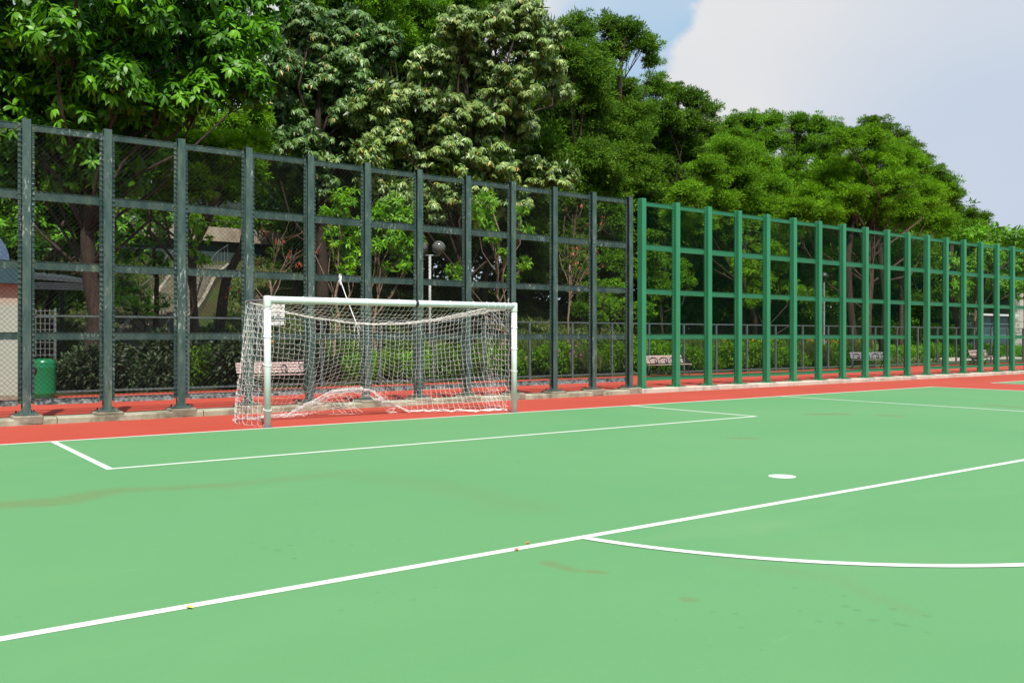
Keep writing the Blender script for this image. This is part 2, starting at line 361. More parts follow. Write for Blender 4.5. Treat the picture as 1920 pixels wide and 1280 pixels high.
ff = np.stack([I[:-1, :-1].ravel(), I[:-1, 1:].ravel(), I[1:, 1:].ravel(), I[1:, :-1].ravel()], 1)
g = MB(); g.v = vv.tolist(); g.f = ff.tolist()
Mg = Mat('earth_and_grass', 0.95, 0.1)
cg = Mg.mix(Mg.ramp(Mg.noise(0.8, 6, 0.65), [(0.42, 0.0), (0.6, 1.0)]), (0.050, 0.042, 0.020), (0.036, 0.066, 0.013))
Mg.color(cg); Mg.bump(Mg.noise(6, 6, 0.7), 1.0, 0.1)
tag(part('ground', g, Mg.m, smooth=True), kind='structure')

sheet('running_surface', m_red, -40, 110, -30, 23.98, 0.0)
sheet('court_surface', m_court, -14, 24.95, -25, 13.41, 0.004)
sheet('neighbouring_court_surface', m_court, 28.5, 66, -25, 13.5, 0.004)
LW = 0.078
def line(x0, y0, x1, y1, z=0.006):
    if x0 == x1: return sheet('court_line', m_paint, x0 - LW / 2, x0 + LW / 2, y0, y1, z)
    return sheet('court_line', m_paint, x0, x1, y0 - LW / 2, y0 + LW / 2, z)
line(-14, 13.43, 24.93, 13.43)                    # goal line
line(24.97, -25, 24.97, 13.469)                   # far side line
line(2.30, 10.30, 2.30, 13.391); line(13.04, 10.30, 13.04, 13.391)
line(2.261, 10.30 - LW / 2, 13.079, 10.30 - LW / 2)
line(18.0, -25, 18.0, 13.391)
line(-14, 4.77, 17.961, 4.77)
line(28.5, 13.5, 66, 13.5); line(28.5, -25, 28.5, 13.461)
SPOT = (7.61, 5.66)
arc = MB(); n = 96; R = 3.57
a0 = math.asin((4.77 - LW / 2 - SPOT[1]) / R)
aa = np.linspace(-pi - a0, a0, n)
pts = []
for a in aa: pts += [(SPOT[0] + (R - LW / 2) * cos(a), SPOT[1] + (R - LW / 2) * sin(a), .0085), (SPOT[0] + (R + LW / 2) * cos(a), SPOT[1] + (R + LW / 2) * sin(a), .0085)]
arc.poly(pts, [(2 * i, 2 * i + 1, 2 * i + 3, 2 * i + 2) for i in range(n - 1)])
tag(part('penalty_arc_line', arc, m_paint), kind='structure')
sp = MB(); sp.poly([(SPOT[0] + .135 * cos(a), SPOT[1] + .135 * sin(a), .006) for a in np.linspace(0, 2 * pi, 41)[:-1]], [tuple(range(40))])
tag(part('penalty_spot', sp, m_paint), kind='structure')

# kerb under the fences: separate cast lengths with uneven front edge
def kerb(x0, x1, m, h):
    k = MB(); x = x0
    while x < x1 - 0.05:
        e = min(x + random.uniform(2.2, 2.6), x1); xs_ = np.linspace(x + .006, e - .006, 9); pr = []
        for xx in xs_:
            j = random.uniform(-.012, .012); hj = h + random.uniform(-.004, .004)
            pr.append([(xx, 16.20 + j, -.02), (xx, 16.20 + j, hj - .02), (xx, 16.222 + j, hj), (xx, 16.66, hj), (xx, 16.68, hj - .02), (xx, 16.68, -.02)])
        P = [p for r_ in pr for p in r_]; f = [(5, 4, 3, 2, 1, 0), tuple(48 + i for i in range(6))]
        for i in range(8):
            for q in range(5): f.append((i * 6 + q, i * 6 + q + 1, (i + 1) * 6 + q + 1, (i + 1) * 6 + q))
        k.poly(P, f); x = e
    return tag(part('kerb', k, m), kind='structure')
kerb(-9.0, 16.12, m_kerb, .105); kerb(16.125, 45.5, m_kerb2, .115)

# ------------------------------------------------------------------ tall ball-stop fences
YF = 16.45
ZR = [(4.765, 4.87), (3.645, 3.79), (2.515, 2.65), (1.365, 1.49)]
def chain_link(W, H, cell, r, y=-0.01):
    """two sets of crossing wires clipped to W x H"""
    b = MB(); s = cell
    for sg in (1, -1):
        c = -H if sg > 0 else 0
        lo = c; hi = W if sg > 0 else W + H
        k = lo + s * 0.5
        while k < hi:
            # line x = k + sg*z (0<=z<=H), clip 0<=x<=W
            if sg > 0: z0 = max(0, -k); z1 = min(H, W - k)
            else: z0 = max(0, k - W); z1 = min(H, k)
            if z1 - z0 > 0.01:
                yy = y + sg * r * 0.9
                b.tube([(k + sg * z0, yy, z0), (k + sg * z1, yy, z1)], r, 3, cap=False)
            k += s
    return b
def tall_fence(name, label, x0, sp_, n, paint, wire, pw, style, gate=None):
    t = thing(name, label, 'fence', (x0, YF, 0)); h = 4.93
    W = sp_ - pw; hw = pw / 2
    pm = MB()
    if style == 'H':                               # rolled H-section, flanges towards and away from the court
        pm.box(-hw, hw, -.075, -.060, .17, h); pm.box(-hw, hw, .060, .075, .17, h); pm.box(-.008, .008, -.060, .060, .17, h - .01)
        pm.box(-hw, hw, -.0751 + .002, .073, h, h + .008)
    else: pm.cbox(-hw, hw, -.09, .09, .13, h + .01, .008)
    pme = pm.mesh('post', paint)
    bp = MB()
    if style == 'H':
        bp.cbox(-.17, .17, -.16, .16, .158, .172, .003)
        for sx in (-.13, .13):
            for sy in (-.12, .12): bp.lathe([(.014, 0), (.014, .028), (.009, .03), (.009, .045)], (sx, sy, .172), 6)
        bp.poly([(hw, -.006, .172), (hw + .07, -.006, .172), (hw, -.006, .25), (hw, .006, .172), (hw + .07, .006, .172), (hw, .006, .25)], [(0, 1, 2), (3, 5, 4), (1, 4, 5, 2)])
        bp.poly([(-hw, .006, .172), (-hw - .07, .006, .172), (-hw, .006, .25), (-hw, -.006, .172), (-hw - .07, -.006, .172), (-hw, -.006, .25)], [(0, 1, 2), (3, 5, 4), (1, 4, 5, 2)])
    else:
        bp.cbox(-.18, .18, -.19, .19, .118, .134, .003)
        for sg in (1, -1):
            bp.poly([(sg * hw, -.006, .134), (sg * (hw + .09), -.006, .134), (sg * hw, -.006, .175), (sg * hw, .006, .134), (sg * (hw + .09), .006, .134), (sg * hw, .006, .175)], [(0, 1, 2), (3, 5, 4), (1, 4, 5, 2), (0, 2, 5, 3)])
            bp.poly([(-.006, sg * .09, .134), (-.006, sg * .18, .134), (-.006, sg * .09, .175), (.006, sg * .09, .134), (.006, sg * .18, .134), (.006, sg * .09, .175)], [(0, 1, 2), (3, 5, 4), (1, 4, 5, 2), (0, 2, 5, 3)])
        for sx in (-.14, .14):
            for sy in (-.14, .14): bp.lathe([(.013, 0), (.013, .02), (.008, .022), (.008, .035)], (sx, sy, .134), 6)
    bpe = bp.mesh('base_plate', paint)
    pl = MB()
    if style == 'H': pl.cbox(-.22, .22, -.250, .22, .02, .150, .02)
    else: pl.cbox(-.17, .19, -.247, .225, .02, .1165, .012)
    ple = pl.mesh('plinth', m_plinth if style == 'H' else m_plinth2)
    # frame uprights (angle sections either side of the bay) with mesh clips
    g_ = 0.012; fres = []
    for a, b_, sd_ in ((hw + g_, hw + g_ + .045, 0), (sp_ - hw - g_ - .045, sp_ - hw - g_, 1)):
        fr = MB(); fr.box(a, b_, .0, .006, .33, 4.87); e = a if sd_ == 0 else b_ - .006
        fr.box(e, e + .006, .006, .045, .33, 4.87)
        z = .42
        while z < 4.8:
            fr.box(a - .004, b_ + .004, -.012, -.004, z - .010, z + .010); z += .085
        for z in (.36, 2.6, 4.83, 3.7, 1.43):
            if sd_ == 0: fr.box(hw + .0005, a - .0005, .008, .03, z - .02, z + .02)
            else: fr.box(b_ + .0005, sp_ - hw - .0005, .008, .03, z - .02, z + .02)
        fres.append(fr.mesh('frame_upright', paint))
    rails = []
    for z0, z1 in ZR + [(.30, .40)]:
        rb = MB(); xa, xb = hw + g_ + .046, sp_ - hw - g_ - .046
        rb.box(xa, xb, .010, .016, z0 + .007, z1 - .007); rb.box(xa, xb, .0, .05, z0, z0 + .006); rb.box(xa, xb, .0, .05, z1 - .006, z1)
        rails.append(rb.mesh('rail', (m_worn if (style == 'H' and z0 < .5) else paint)))
    H_ = 4.87 - .33; WW = sp_ - 2 * (hw + g_)
    def wire_obj(z0, z1):
        cm = chain_link(WW, z1 - z0, .082, .0025 if style == 'H' else .0021); return cm.mesh('wire_mesh', wire)
    wm = wire_obj(.33, 4.87); wtop = wire_obj(2.52, 4.87) if gate is not None else None
    for i in range(n):
        x = i * sp_
        p = link('post', pme, t, (x, 0, 0)); link('base_plate', bpe, p); link('plinth', ple, p)
        if i == n - 1: break
        if not (gate is not None and i == gate):
            for fm in fres: link('frame_upright', fm, t, (x, 0, 0))
        if gate is not None and i == gate:
            link('wire_mesh', wtop, t, (x + hw + g_, 0, 2.52))
            for k in range(3): link('rail', rails[k], t, (x, 0, 0))
        else:
            link('wire_mesh', wm, t, (x + hw + g_, 0, .33))
            for k in range(5): link('rail', rails[k], t, (x, 0, 0))
    return t
tall_fence('mesh_fence', 'tall weathered dark teal chain-link fence behind the goal with peeling posts', 2.42 - 1.2285 * 4, 1.2285, 16, m_dark, m_wire, .125, 'H')
tall_fence('mesh_fence', 'tall freshly painted bright green chain-link fence right of the dark one', 16.38, 1.2515, 20, m_green, m_gwire, .15, 'box', gate=10)

# low fence at the back of the red strip
def low_fence():
    x0 = 18.46 - 1.87 * 8; t = thing('low_fence', 'low dull green chain-link fence along the planting behind the benches', 'fence', (x0, 23.80, 0)); n = 31; sp_ = 1.87
    pe = MB().cbox(-.035, .035, -.035, .035, 0, 1.93, .005).mesh('post', m_lowf)
    re_ = MB().box(.0355, sp_ - .0355, -.022, .022, 1.90, 1.945).mesh('rail', m_lowf)
    rb_ = MB().box(.0355, sp_ - .0355, -.02, .02, .08, .13).mesh('rail', m_lowf)
    wm = chain_link(sp_ - .08, 1.77, .085, .0015, 0.0).mesh('wire_mesh', m_wire)
    for i in range(n):
        link('post', pe, t, (i * sp_, 0, 0))
        if i < n - 1:
            link('rail', re_, t, (i * sp_, 0, 0)); link('rail', rb_, t, (i * sp_, 0, 0)); link('wire_mesh', wm, t, (i * sp_ + .04, 0, .13))
low_fence()

# ------------------------------------------------------------------ goal
def goal():
    XL, XR, YG = 5.36, 10.18, 13.60
    t = thing('football_goal', 'white tubular football goal with a sagging white net on the goal line', 'goal', (0, 0, 0))
    for x in (XL, XR):
        part('goal_post', MB().tube([(x, YG, 0.012), (x, YG, 1.985)], .0555, 20), m_goal, t, True)
        pe = part('post_foot', MB().lathe([(.075, 0), (.075, .01), (.06, .014)], (x, YG, .004), 20), m_steel, t)
    cb = part('crossbar', MB().tube([(XL - .02, YG, 1.995), (XR + .01, YG, 1.995)], .057, 20), m_goal, t, True)
    part('tape_band', MB().tube([(8.02, YG, 1.995), (8.075, YG, 1.995)], .060, 20), m_black, cb, True)
    for x in (XL, XR):
        part('corner_joint', MB().lathe([(.06, -.11), (.062, -.1), (.062, .045), (.055, .062), (.03, .068)], (x, YG, 1.99), 20), m_goal, t, True)
        part('net_arm', MB().tube([(x, YG + .05, 1.99), (x, 14.30, 2.0), (x, 14.46, 2.0), (x, 14.50, 1.98)], .017, 8), m_steel, t, True)
        part('diagonal_brace', MB().tube([(x, 14.44, 1.985), (x, YG + .04, 1.42)], .013, 8), m_steel, t, True)
    r = np.random.default_rng(3)
    TL = np.array([XL, 14.49, 2.0]); TR = np.array([XR, 14.50, 1.985])
    def top(u):
        p = TL * (1 - u) + TR * u; s = np.interp(u, [0, .12, .25, .4, .5, .6, .75, .9, 1], [0, .15, .255, .33, .345, .325, .24, .10, 0]); p = p.copy(); p[2] -= s; return p
    hemz = lambda u: float(np.interp(u, [0, .06, .22, .30, .36, .45, .52, .57, .64, 1], [.02, .02, .03, .22, .40, .47, .42, .20, .03, .02]))
    hemy = lambda u: float(np.interp(u, [0, .05, .25, .5, .65, .85, 1], [14.85, 15.05, 15.25, 14.95, 14.55, 14.1, 13.8]))
    bellyz = lambda u, v: 0.0
    def back(u, v):
        a = top(u); hz = hemz(u); hy = hemy(u)
        slack = (hz > .1) * 1.0
        z = a[2] + (hz - a[2]) * min(1, v * (1 + .10 * slack)) ; y = a[1] + (hy - a[1]) * (v ** 2.2)
        x = a[0] + .22 * sin(pi * v) * (u - .5) * -0.5 + .015 * sin(9 * u + 3 * v) * v
        y += .05 * sin(7 * u + 2) * sin(pi * v)
        x += -.10 * v * (1 - u) ** 4
        return np.array([x, y, z])
    def toppan(u, v):
        a = np.array([XL + (XR - XL) * u, YG + .03, 1.965]); b = top(u); p = a * (1 - v) + b * v; p[2] -= .10 * sin(pi * v) * (0.3 + sin(pi * u)); return p
    def side(X, sg):
        def f(u, v):
            a = np.array([X, YG + .05, 1.95]); b = top(0 if sg < 0 else 1); q = a * (1 - u) + b * u
            hb = hemy(0 if sg < 0 else 1) + (.02 if sg < 0 else .65)
            c = np.array([X + sg * (-.02 if sg > 0 else .16) * (0.3 + sin(pi * u)), YG + .03 + (hb - YG) * u, .02])
            p = q * (1 - v) + c * v; p[0] += sg * .06 * sin(pi * v) * sin(pi * u) * (1 if sg < 0 else -1); p[1] += .04 * sin(8 * v + 1) * u; return p
        return f
    net = MB()
    def weave(f, nu, nv, jit, rad=.0024):
        P = np.array([[f(i / nu, j / nv) for j in range(nv + 1)] for i in range(nu + 1)])
        P += r.normal(0, jit, P.shape); P[:, :, 2] = np.maximum(P[:, :, 2], .016)
        for i in range(nu + 1):
            q = []
            for j in range(nv):
                q += [P[i, j]]
                m_ = (P[i, j] + P[i, j + 1]) / 2; m_ = m_ + np.array([r.normal(0, .004), .004, 0]); q.append(m_)
            q.append(P[i, nv]); net.tube(q, rad, 3, False)
        for j in range(nv + 1):
            q = []
            for i in range(nu):
                q += [P[i, j]]; m_ = (P[i, j] + P[i + 1, j]) / 2; m_ = m_ + np.array([0, 0, -.012 - abs(r.normal(0, .008))]); m_[2] = max(m_[2], .012); q.append(m_)
            q.append(P[nu, j]); net.tube(q, rad, 3, False)
    weave(back, 52, 21, .006); weave(toppan, 52, 9, .008)
    weave(side(XL, -1), 10, 21, .010); weave(side(XR, 1), 9, 20, .010)
    # bunched skirt lying on the ground under the lifted hem
    def skirt(u, v):
        U = .02 + .40 * u
        x = XL + (XR - XL) * U; zz = hemz(U)
        return np.array([x + .25 * v, hemy(U) - .10 + .12 * sin(12 * u) * v, max(.02, (zz + .05) * (1 - v) * u + .03)])
    weave(skirt, 22, 5, .018)
    def skirt2(u, v):
        U = .30 + .30 * u; x = XL + (XR - XL) * U
        return np.array([x + .10 * sin(7 * v), hemy(U) - .05 * v, hemz(U) + .03 - .12 * v * (0.4 + abs(sin(11 * u)))])
    weave(skirt2, 26, 6, .02)
    part('net', net, m_net, t)
    rp_ = MB(); rp_.tube([top(u) for u in np.linspace(0, 1, 40)], .0055, 6)
    hp = []
    for u in np.linspace(0, 1, 60):
        p = back(u, 1.0); p = p + r.normal(0, .008, 3); p[2] = max(p[2], .015); hp.append(p)
    rp_.tube(hp, .008, 5)
    for k in range(3): rp_.tube([np.array(p) + r.normal(0, .012, 3) + np.array([0, 0, .012]) for p in hp], .004, 4)
    part('net_rope', rp_, m_rope, t)
    ties = MB()
    def ring(c, ax, R_):
        q = []
        for a in np.linspace(0, 2 * pi, 17):
            q.append((c[0], c[1] + R_ * cos(a), c[2] + R_ * sin(a)) if ax == 'x' else (c[0] + R_ * cos(a), c[1] + R_ * sin(a), c[2] + .02 * sin(a)))
        ties.tube(q, .0045, 5)
    for x in (5.95, 6.55, 7.08, 7.7, 8.75, 9.25, 9.55, 9.7, 9.82, 9.95, 10.05): ring((x, YG, 1.995), 'x', .061)
    for z in (1.88, 1.42, .98, .28): ring((XL, YG, z), 'z', .060)
    for z in (1.60, 1.20, .78): ring((XR, YG, z), 'z', .060)
    for x in (6.5, 7.05, 8.4, 9.2, 10.08, 10.14):
        ties.tube([(x, YG + .03, 1.94), (x - .03, YG + .08, 1.86), (x + .02, YG + .07, 1.78)], .004, 4)
    ties.tube([(10.05, YG, 2.05), (10.02, YG - .02, 2.10), (10.06, YG, 2.13)], .0035, 4)
    part('net_tie', ties, m_rope, t)
goal()
# rope from the fence rail down to the net's top rope
ra = at(637, 522, 16.42); rb = np.array([7.34, 14.48, 1.665])
rp2 = MB(); rp2.tube([ra, ra * .5 + rb * .5 - np.array([0, 0, .02]), rb], .007, 6)
for k in range(4): rp2.tube([ra + np.array([0.02 * k - .03, -.02, .05]), ra + np.array([.01, -.03, 0]), ra + np.array([.015 * k - .04, -.02, -.06 - .025 * k])], .006, 5)
rp2.tube([ra + np.array([-.02, -.03, .09]), ra + np.array([-.03, -.03, .0]), ra + np.array([.03, -.03, -.03]), ra + np.array([.0, -.03, .09])], .005, 5)
for dx, dz in ((-.05, -.16), (.03, -.22), (.07, -.12)): rp2.tube([rb, rb + np.array([dx * .7, -.02, dz * .5]), rb + np.array([dx, -.03, dz])], .004, 5)
rp2.tube([rb, rb + np.array([.35, -.02, -.03]), rb + np.array([.75, 0, .03])], .004, 5)
tag(part('rope', rp2, m_rope), 'thin white rope tied from the dark fence rail down to the sagging goal net', 'rope')

# ------------------------------------------------------------------ benches, bin, lamp
m_wood2 = simple('grey_timber', (0.17, 0.17, 0.175), 0.7, 0.25, 8)  # slat colour of one bench, greyer and darker than the others
def make_bench(label, loc, rz, group='slatted benches along the red strip'):
    t = thing('park_bench', label, 'bench', loc, rz, group); Lh = .95
    s = MB()
    for k in range(5): s.cbox(-Lh, Lh, -.26 + k * .088, -.26 + k * .088 + .072, .415 - .004 * k, .44 - .004 * k, .006)
    part('seat', s, m_wood, t)
    b = MB()
    for k in range(4):
        z = .475 + k * .072; y = .19 + k * .026
        M_ = Matrix.Translation((0, y, z)) @ Matrix.Rotation(radians(-18), 4, 'X'); b.box(-Lh, Lh, 0, .022, 0, .060, M_)
    part('backrest', b, m_wood, t)
    for sx in (-.80, .80):
        l_ = MB()
        l_.tube([(sx, -.27, .0), (sx, -.24, .10), (sx, -.20, .22), (sx, -.23, .33), (sx, -.24, .40)], .020, 6)
        l_.tube([(sx, .30, .0), (sx, .24, .12), (sx, .17, .26), (sx, .18, .40)], .020, 6)
        l_.tube([(sx, -.25, .405), (sx, .18, .395)], .018, 6); l_.tube([(sx, .19, .40), (sx, .235, .55), (sx, .31, .80)], .016, 6)
        l_.tube([(sx, -.20, .22), (sx, -.02, .17), (sx, .17, .26)], .014, 6); part('leg', l_, m_iron, t)
    for sx in (-.80, -.27, .27, .80):
        a = MB(); q = []
        q.append((sx, .24, .62))
        for ang in np.linspace(100, -150, 12): q.append((sx, -.10 + .085 * cos(radians(ang + 90)) , .555 + .085 * sin(radians(ang + 90)) * .9))
        a.tube([(sx, .25, .60), (sx, .12, .66), (sx, -.06, .67), (sx, -.18, .62), (sx, -.20, .54), (sx, -.14, .49), (sx, -.07, .51), (sx, -.06, .56), (sx, -.10, .58)], .018, 6)
        a.tube([(sx, -.20, .44), (sx, -.19, .52)], .016, 6); part('armrest', a, m_iron, t)
    return t
b1 = make_bench('slatted pinkish bench seen through the goal net near the left goal post', (9.22, 22.9, 0), 0)
dup(b1, (24.4, 23.1, 0), 0, 'slatted pink bench with scroll armrests behind the first bays of the bright green fence')
b3 = dup(b1, (37.2, 22.9, 0), radians(-16), 'grey slatted bench in front of a dark tree, just left of the fence gateway')
for ch in b3.children:
    if ch.data.materials[0] == m_wood: ch.data = ch.data.copy(); ch.data.materials[0] = m_wood2
dup(b1, (47.9, 23.1, 0), 0, 'pale pink slatted bench furthest right, beyond the fence gateway')

t = thing('litter_bin', 'glossy green rounded litter bin standing on the red strip beside the kiosk', 'bin', (3.76, 23.15, 0))
part('body', MB().lathe([(.245, 0), (.255, .02), (.255, .10), (.265, .115), (.262, .13), (.265, .70), (.268, .74), (.258, .76), (.262, .80), (.25, .86), (.20, .905), (.08, .92)], (0, 0, 0), 32), m_bin, t, True)
part('opening', MB().tube([(-.20, -.12, .66), (-.245, -.145, .66)], .10, 16), m_black, t)
part('base', MB().lathe([(.262, 0.0), (.268, .01), (.268, .035)], (0, 0, -.0), 24), m_iron, t)

t = thing('street_lamp', 'pale grey lamp post with a T arm and two glass globes behind the goal', 'lamp', (*at(806, 480, 27.0)[:2], 0))
zt = at(806, 480, 27.0)[2]
part('pole', MB().tube([(0, 0, .1), (0, 0, zt)], .045, 12), simple('pale_pole', (0.33, 0.35, 0.34), .4, .15, 10), t, True)
part('arm', MB().tube([(-.26, .15, zt + .02), (.30, -.17, zt + .02)], .028, 8), m_steel, t, True)
Mgl = Mat('smoky_globe', .12, .6); Mgl.color((.20, .205, .20)); Mgl.b.inputs['Transmission Weight'].default_value = .55
for sg in (-1, 1):
    c = (sg * .27, -sg * .15, zt + .30)
    gl = part('globe', MB().lathe([(.24 * sin(a), -.24 * cos(a)) for a in np.linspace(.35, pi - .02, 14)], c, 24), Mgl.m, t, True)
    part('globe_base', MB().lathe([(.05, 0), (.09, .06), (.08, .085)], (c[0], c[1], zt + .02), 16), m_steel, t)
p_ = at(1545, 690, 26.5)
t = thing('street_lamp', 'slim grey lamp post behind the green fence left of the grey bench', 'lamp', (p_[0], p_[1], 0))
part('pole', MB().tube([(0, 0, 0), (0, 0, 1.2), (0, 0, 1.22), (0, 0, 4.3)], [.085, .085, .05, .045], 12), m_lowf, t, True)
part('head', MB().lathe([(.05, 4.3), (.2, 4.36), (.22, 4.45), (.12, 4.6), (.03, 4.64)], (0, 0, 0), 16), m_iron, t, True)

# white slatted board on the bank and yellow tags under it
c = at(509, 612, 27.3); t = thing('slatted_board', 'white slatted board standing on the bank behind the goal post', 'board', (c[0], c[1], float(hill(c[0], c[1]))))
mw = simple('white_board_paint', (.80, .79, .76), .6, .08); z0 = c[2] - float(hill(c[0], c[1]))
for k in range(5):
    part('slat', MB().cbox(-.50, .42, -.015 - .01 * k, .015 - .01 * k, z0 + .05 + k * .135, z0 + .16 + k * .135, .006), mw, t)
for sx in (-.30, .25): part('leg', MB().tube([(sx, .06, -.1), (sx, .02, z0 + .72)], .02, 6), m_steel, t)
c = at(506, 640, 25.6); part_y = MB().cbox(-.09, .09, -.01, .01, -.07, .07, .01)
o = part('warning_tag', part_y, simple('yellow_plastic', (.75, .42, .02), .5)); o.location = c; tag(o, 'small square yellow tag hanging behind the left goal post, lower of two', 'tag')
c = at(505, 621, 25.6); o = part('warning_tag', MB().cbox(-.09, .09, -.01, .01, -.025, .025, .006), bpy.data.materials['yellow_plastic']); o.location = c; tag(o, 'thin yellow strip just above the square yellow tag behind the goal post', 'tag')

# ------------------------------------------------------------------ kiosk and terrace buildings
def kiosk():
    xr = at(36, 600, 23.2)[0]; t = thing('kiosk', 'cream walled kiosk with dark teal fascia and curved vault at the left edge', 'building', (0, 0, 0))
    Mw = Mat('cream_render_pink_top', .8, .2); s = Mw.n('ShaderNodeSeparateXYZ'); Mw.l(Mw.geo.outputs['Position'], s.inputs[0])
    c_ = Mw.mix(Mw.ramp(s.outputs[2], [(0.0, 0.0), (1.0, 1.0)]), (0.296, 0.352, 0.296), (0.296, 0.352, 0.296))
    z = Mw.ramp(Mw.math('MULTIPLY', s.outputs[2], .3), [(.62, 0.0), (.70, 1.0)])
    c_ = Mw.mix(z, c_, (.38, .25, .19)); c_ = Mw.mix(Mw.math('MULTIPLY', Mw.noise(3, 5, .6), .3), c_, (.38, .36, .30)); Mw.color(c_)
    part('wall', MB().box(xr - 7, xr, 23.2, 29.5, 0, 2.62), Mw.m, t)
    part('plinth', MB().box(xr - 7.01, xr + .012, 23.188, 29.51, 0, .10), m_kerb, t)
    part('fascia', MB().box(xr - 7.1, xr + .22, 23.0, 29.7, 2.622, 2.98), simple('dark_teal_metal', (.025, .06, .075), .4), t)
    part('roof', MB().box(xr - 7.0, xr + .1, 23.1, 29.6, 2.982, 3.10), simple('grey_roofing', (.2, .21, .21), .7), t)
    cx_ = xr - 1.35; vt = MB(); vi = MB(); n_ = 16
    q0 = [(cx_ + 1.22 * cos(a), 3.1 + 1.08 * sin(a)) for a in np.linspace(0, pi, n_)]; q1 = [(cx_ + .98 * cos(a), 3.1 + .86 * sin(a)) for a in np.linspace(0, pi, n_)]
    P = [(x, 23.6, z) for x, z in q0] + [(x, 23.6, z) for x, z in q1] + [(x, 28.5, z) for x, z in q0] + [(x, 28.5, z) for x, z in q1]
    f = []
    for i in range(n_ - 1):
        f += [(i, n_ + i, n_ + i + 1, i + 1), (2 * n_ + i, i, i + 1, 2 * n_ + i + 1)[::1], (3 * n_ + i, 3 * n_ + i + 1, n_ + i + 1, n_ + i), (2 * n_ + i, 2 * n_ + i + 1, 3 * n_ + i + 1, 3 * n_ + i)]
    vt.poly(P, f); part('vault_rim', vt, simple('blue_grey_metal', (.07, .11, .17), .35), t)
    q = [(cx_ + .975 * cos(a), 3.1 + .855 * sin(a)) for a in np.linspace(0, pi, n_)]
    vi.poly([(x, 23.75, z) for x, z in q] + [(x, 23.80, z) for x, z in q], [tuple(range(n_ - 1, -1, -1)), tuple(range(n_, 2 * n_))]); part('vault_panel', vi, simple('grey_glazing', (.16, .16, .15), .25, .25, 2), t)
kiosk()
a = at(60, 520, 28.5); b = at(150, 530, 28.5)
t = thing('canopy', 'pale grey ribbed canopy roof behind the kiosk beside the leaning trunk', 'canopy', (0, 0, 0))
mpale = simple('pale_grey_sheet', (.33, .35, .34), .5)
part('roof', MB().poly([(a[0] - 2, 27.6, 3.10), (b[0] + .15, 27.6, 2.93), (b[0] + .15, 31.5, 3.3), (a[0] - 2, 31.5, 3.5), (a[0] - 2, 27.6, 3.28), (b[0] + .15, 27.6, 3.02), (b[0] + .15, 31.5, 3.4), (a[0] - 2, 31.5, 3.6)], [(0, 3, 2, 1), (4, 5, 6, 7), (0, 1, 5, 4), (1, 2, 6, 5), (2, 3, 7, 6), (3, 0, 4, 7)]), mpale, t)
g_ = MB()
for k in range(4): g_.box(a[0] - 2, b[0] + .1, 27.62, 27.68, 2.74 + k * .05, 2.77 + k * .05)
part('fascia_slat', g_, mpale, t)
for x in (a[0] - .8, b[0] - .3): part('column', MB().tube([(x, 29.5, 0), (x, 29.5, 3.1)], .06, 10), m_iron, t)
c = at(80, 640, 26.3); t = thing('lattice_gate', 'small pale grey lattice gate behind the low fence near the green bin', 'gate', (c[0], c[1], 0))
lg = MB()
for k in range(6): lg.box(-.27 + k * .108 - .008, -.27 + k * .108 + .008, -.01, .01, .9, 2.15)
for k in range(8): lg.box(-.285, .285, -.014, -.011, .95 + k * .165 - .008, .95 + k * .165 + .008)
part('lattice', lg, simple('pale_steel', (.17, .175, .17), .5), t)
for sx in (-.30, .30): part('gate_post', MB().box(sx - .02, sx + .02, -.02, .02, 0, 2.18), m_steel, t)

def terrace():
    t = thing('terrace_wall', 'beige planter wall with dark lower wall at the top of the bank', 'wall')
    x0, x1 = at(120, 440, 43.5)[0], at(690, 440, 43.5)[0]
    part('lower_wall', MB().box(x0, x1, 43.6, 44.4, 4.0, 6.04), simple('dark_green_cladding', (.022, .045, .045), .6, .3, 2), t)
    part('planter', MB().box(x0, x1, 43.3, 44.6, 6.045, 6.72), concrete('sandy_concrete', (.26, .21, .15), (.36, .31, .24)), t)
    x = x0 + .4; ti = 0
    rl = MB(); rl.tube([(x0, 43.2, 7.0), (x1, 43.2, 7.0)], .02, 5); part('handrail', rl, m_iron, t)
    t = thing('pavilion', 'dark roofed pavilion with cream beam and slim black columns above the bank', 'building')
    part('beam', MB().box(x0 + 4, x1, 47.0, 47.4, 7.75, 8.15), simple('cream_beam', (.60, .55, .44), .7), t)
    part('roof', MB().box(x0 + 3, x1 + 1, 46.4, 54, 8.155, 8.5), simple('dark_roof', (.03, .04, .045), .6), t)
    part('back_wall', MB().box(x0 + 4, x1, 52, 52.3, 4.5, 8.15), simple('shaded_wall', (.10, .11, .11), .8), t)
    for k in range(9):
        xx = x0 + 5 + k * (x1 - x0 - 6) / 8; part('column', MB().tube([(xx, 46.8, 4.9), (xx, 46.8, 8.15)], .11, 8), m_iron, t)
terrace()
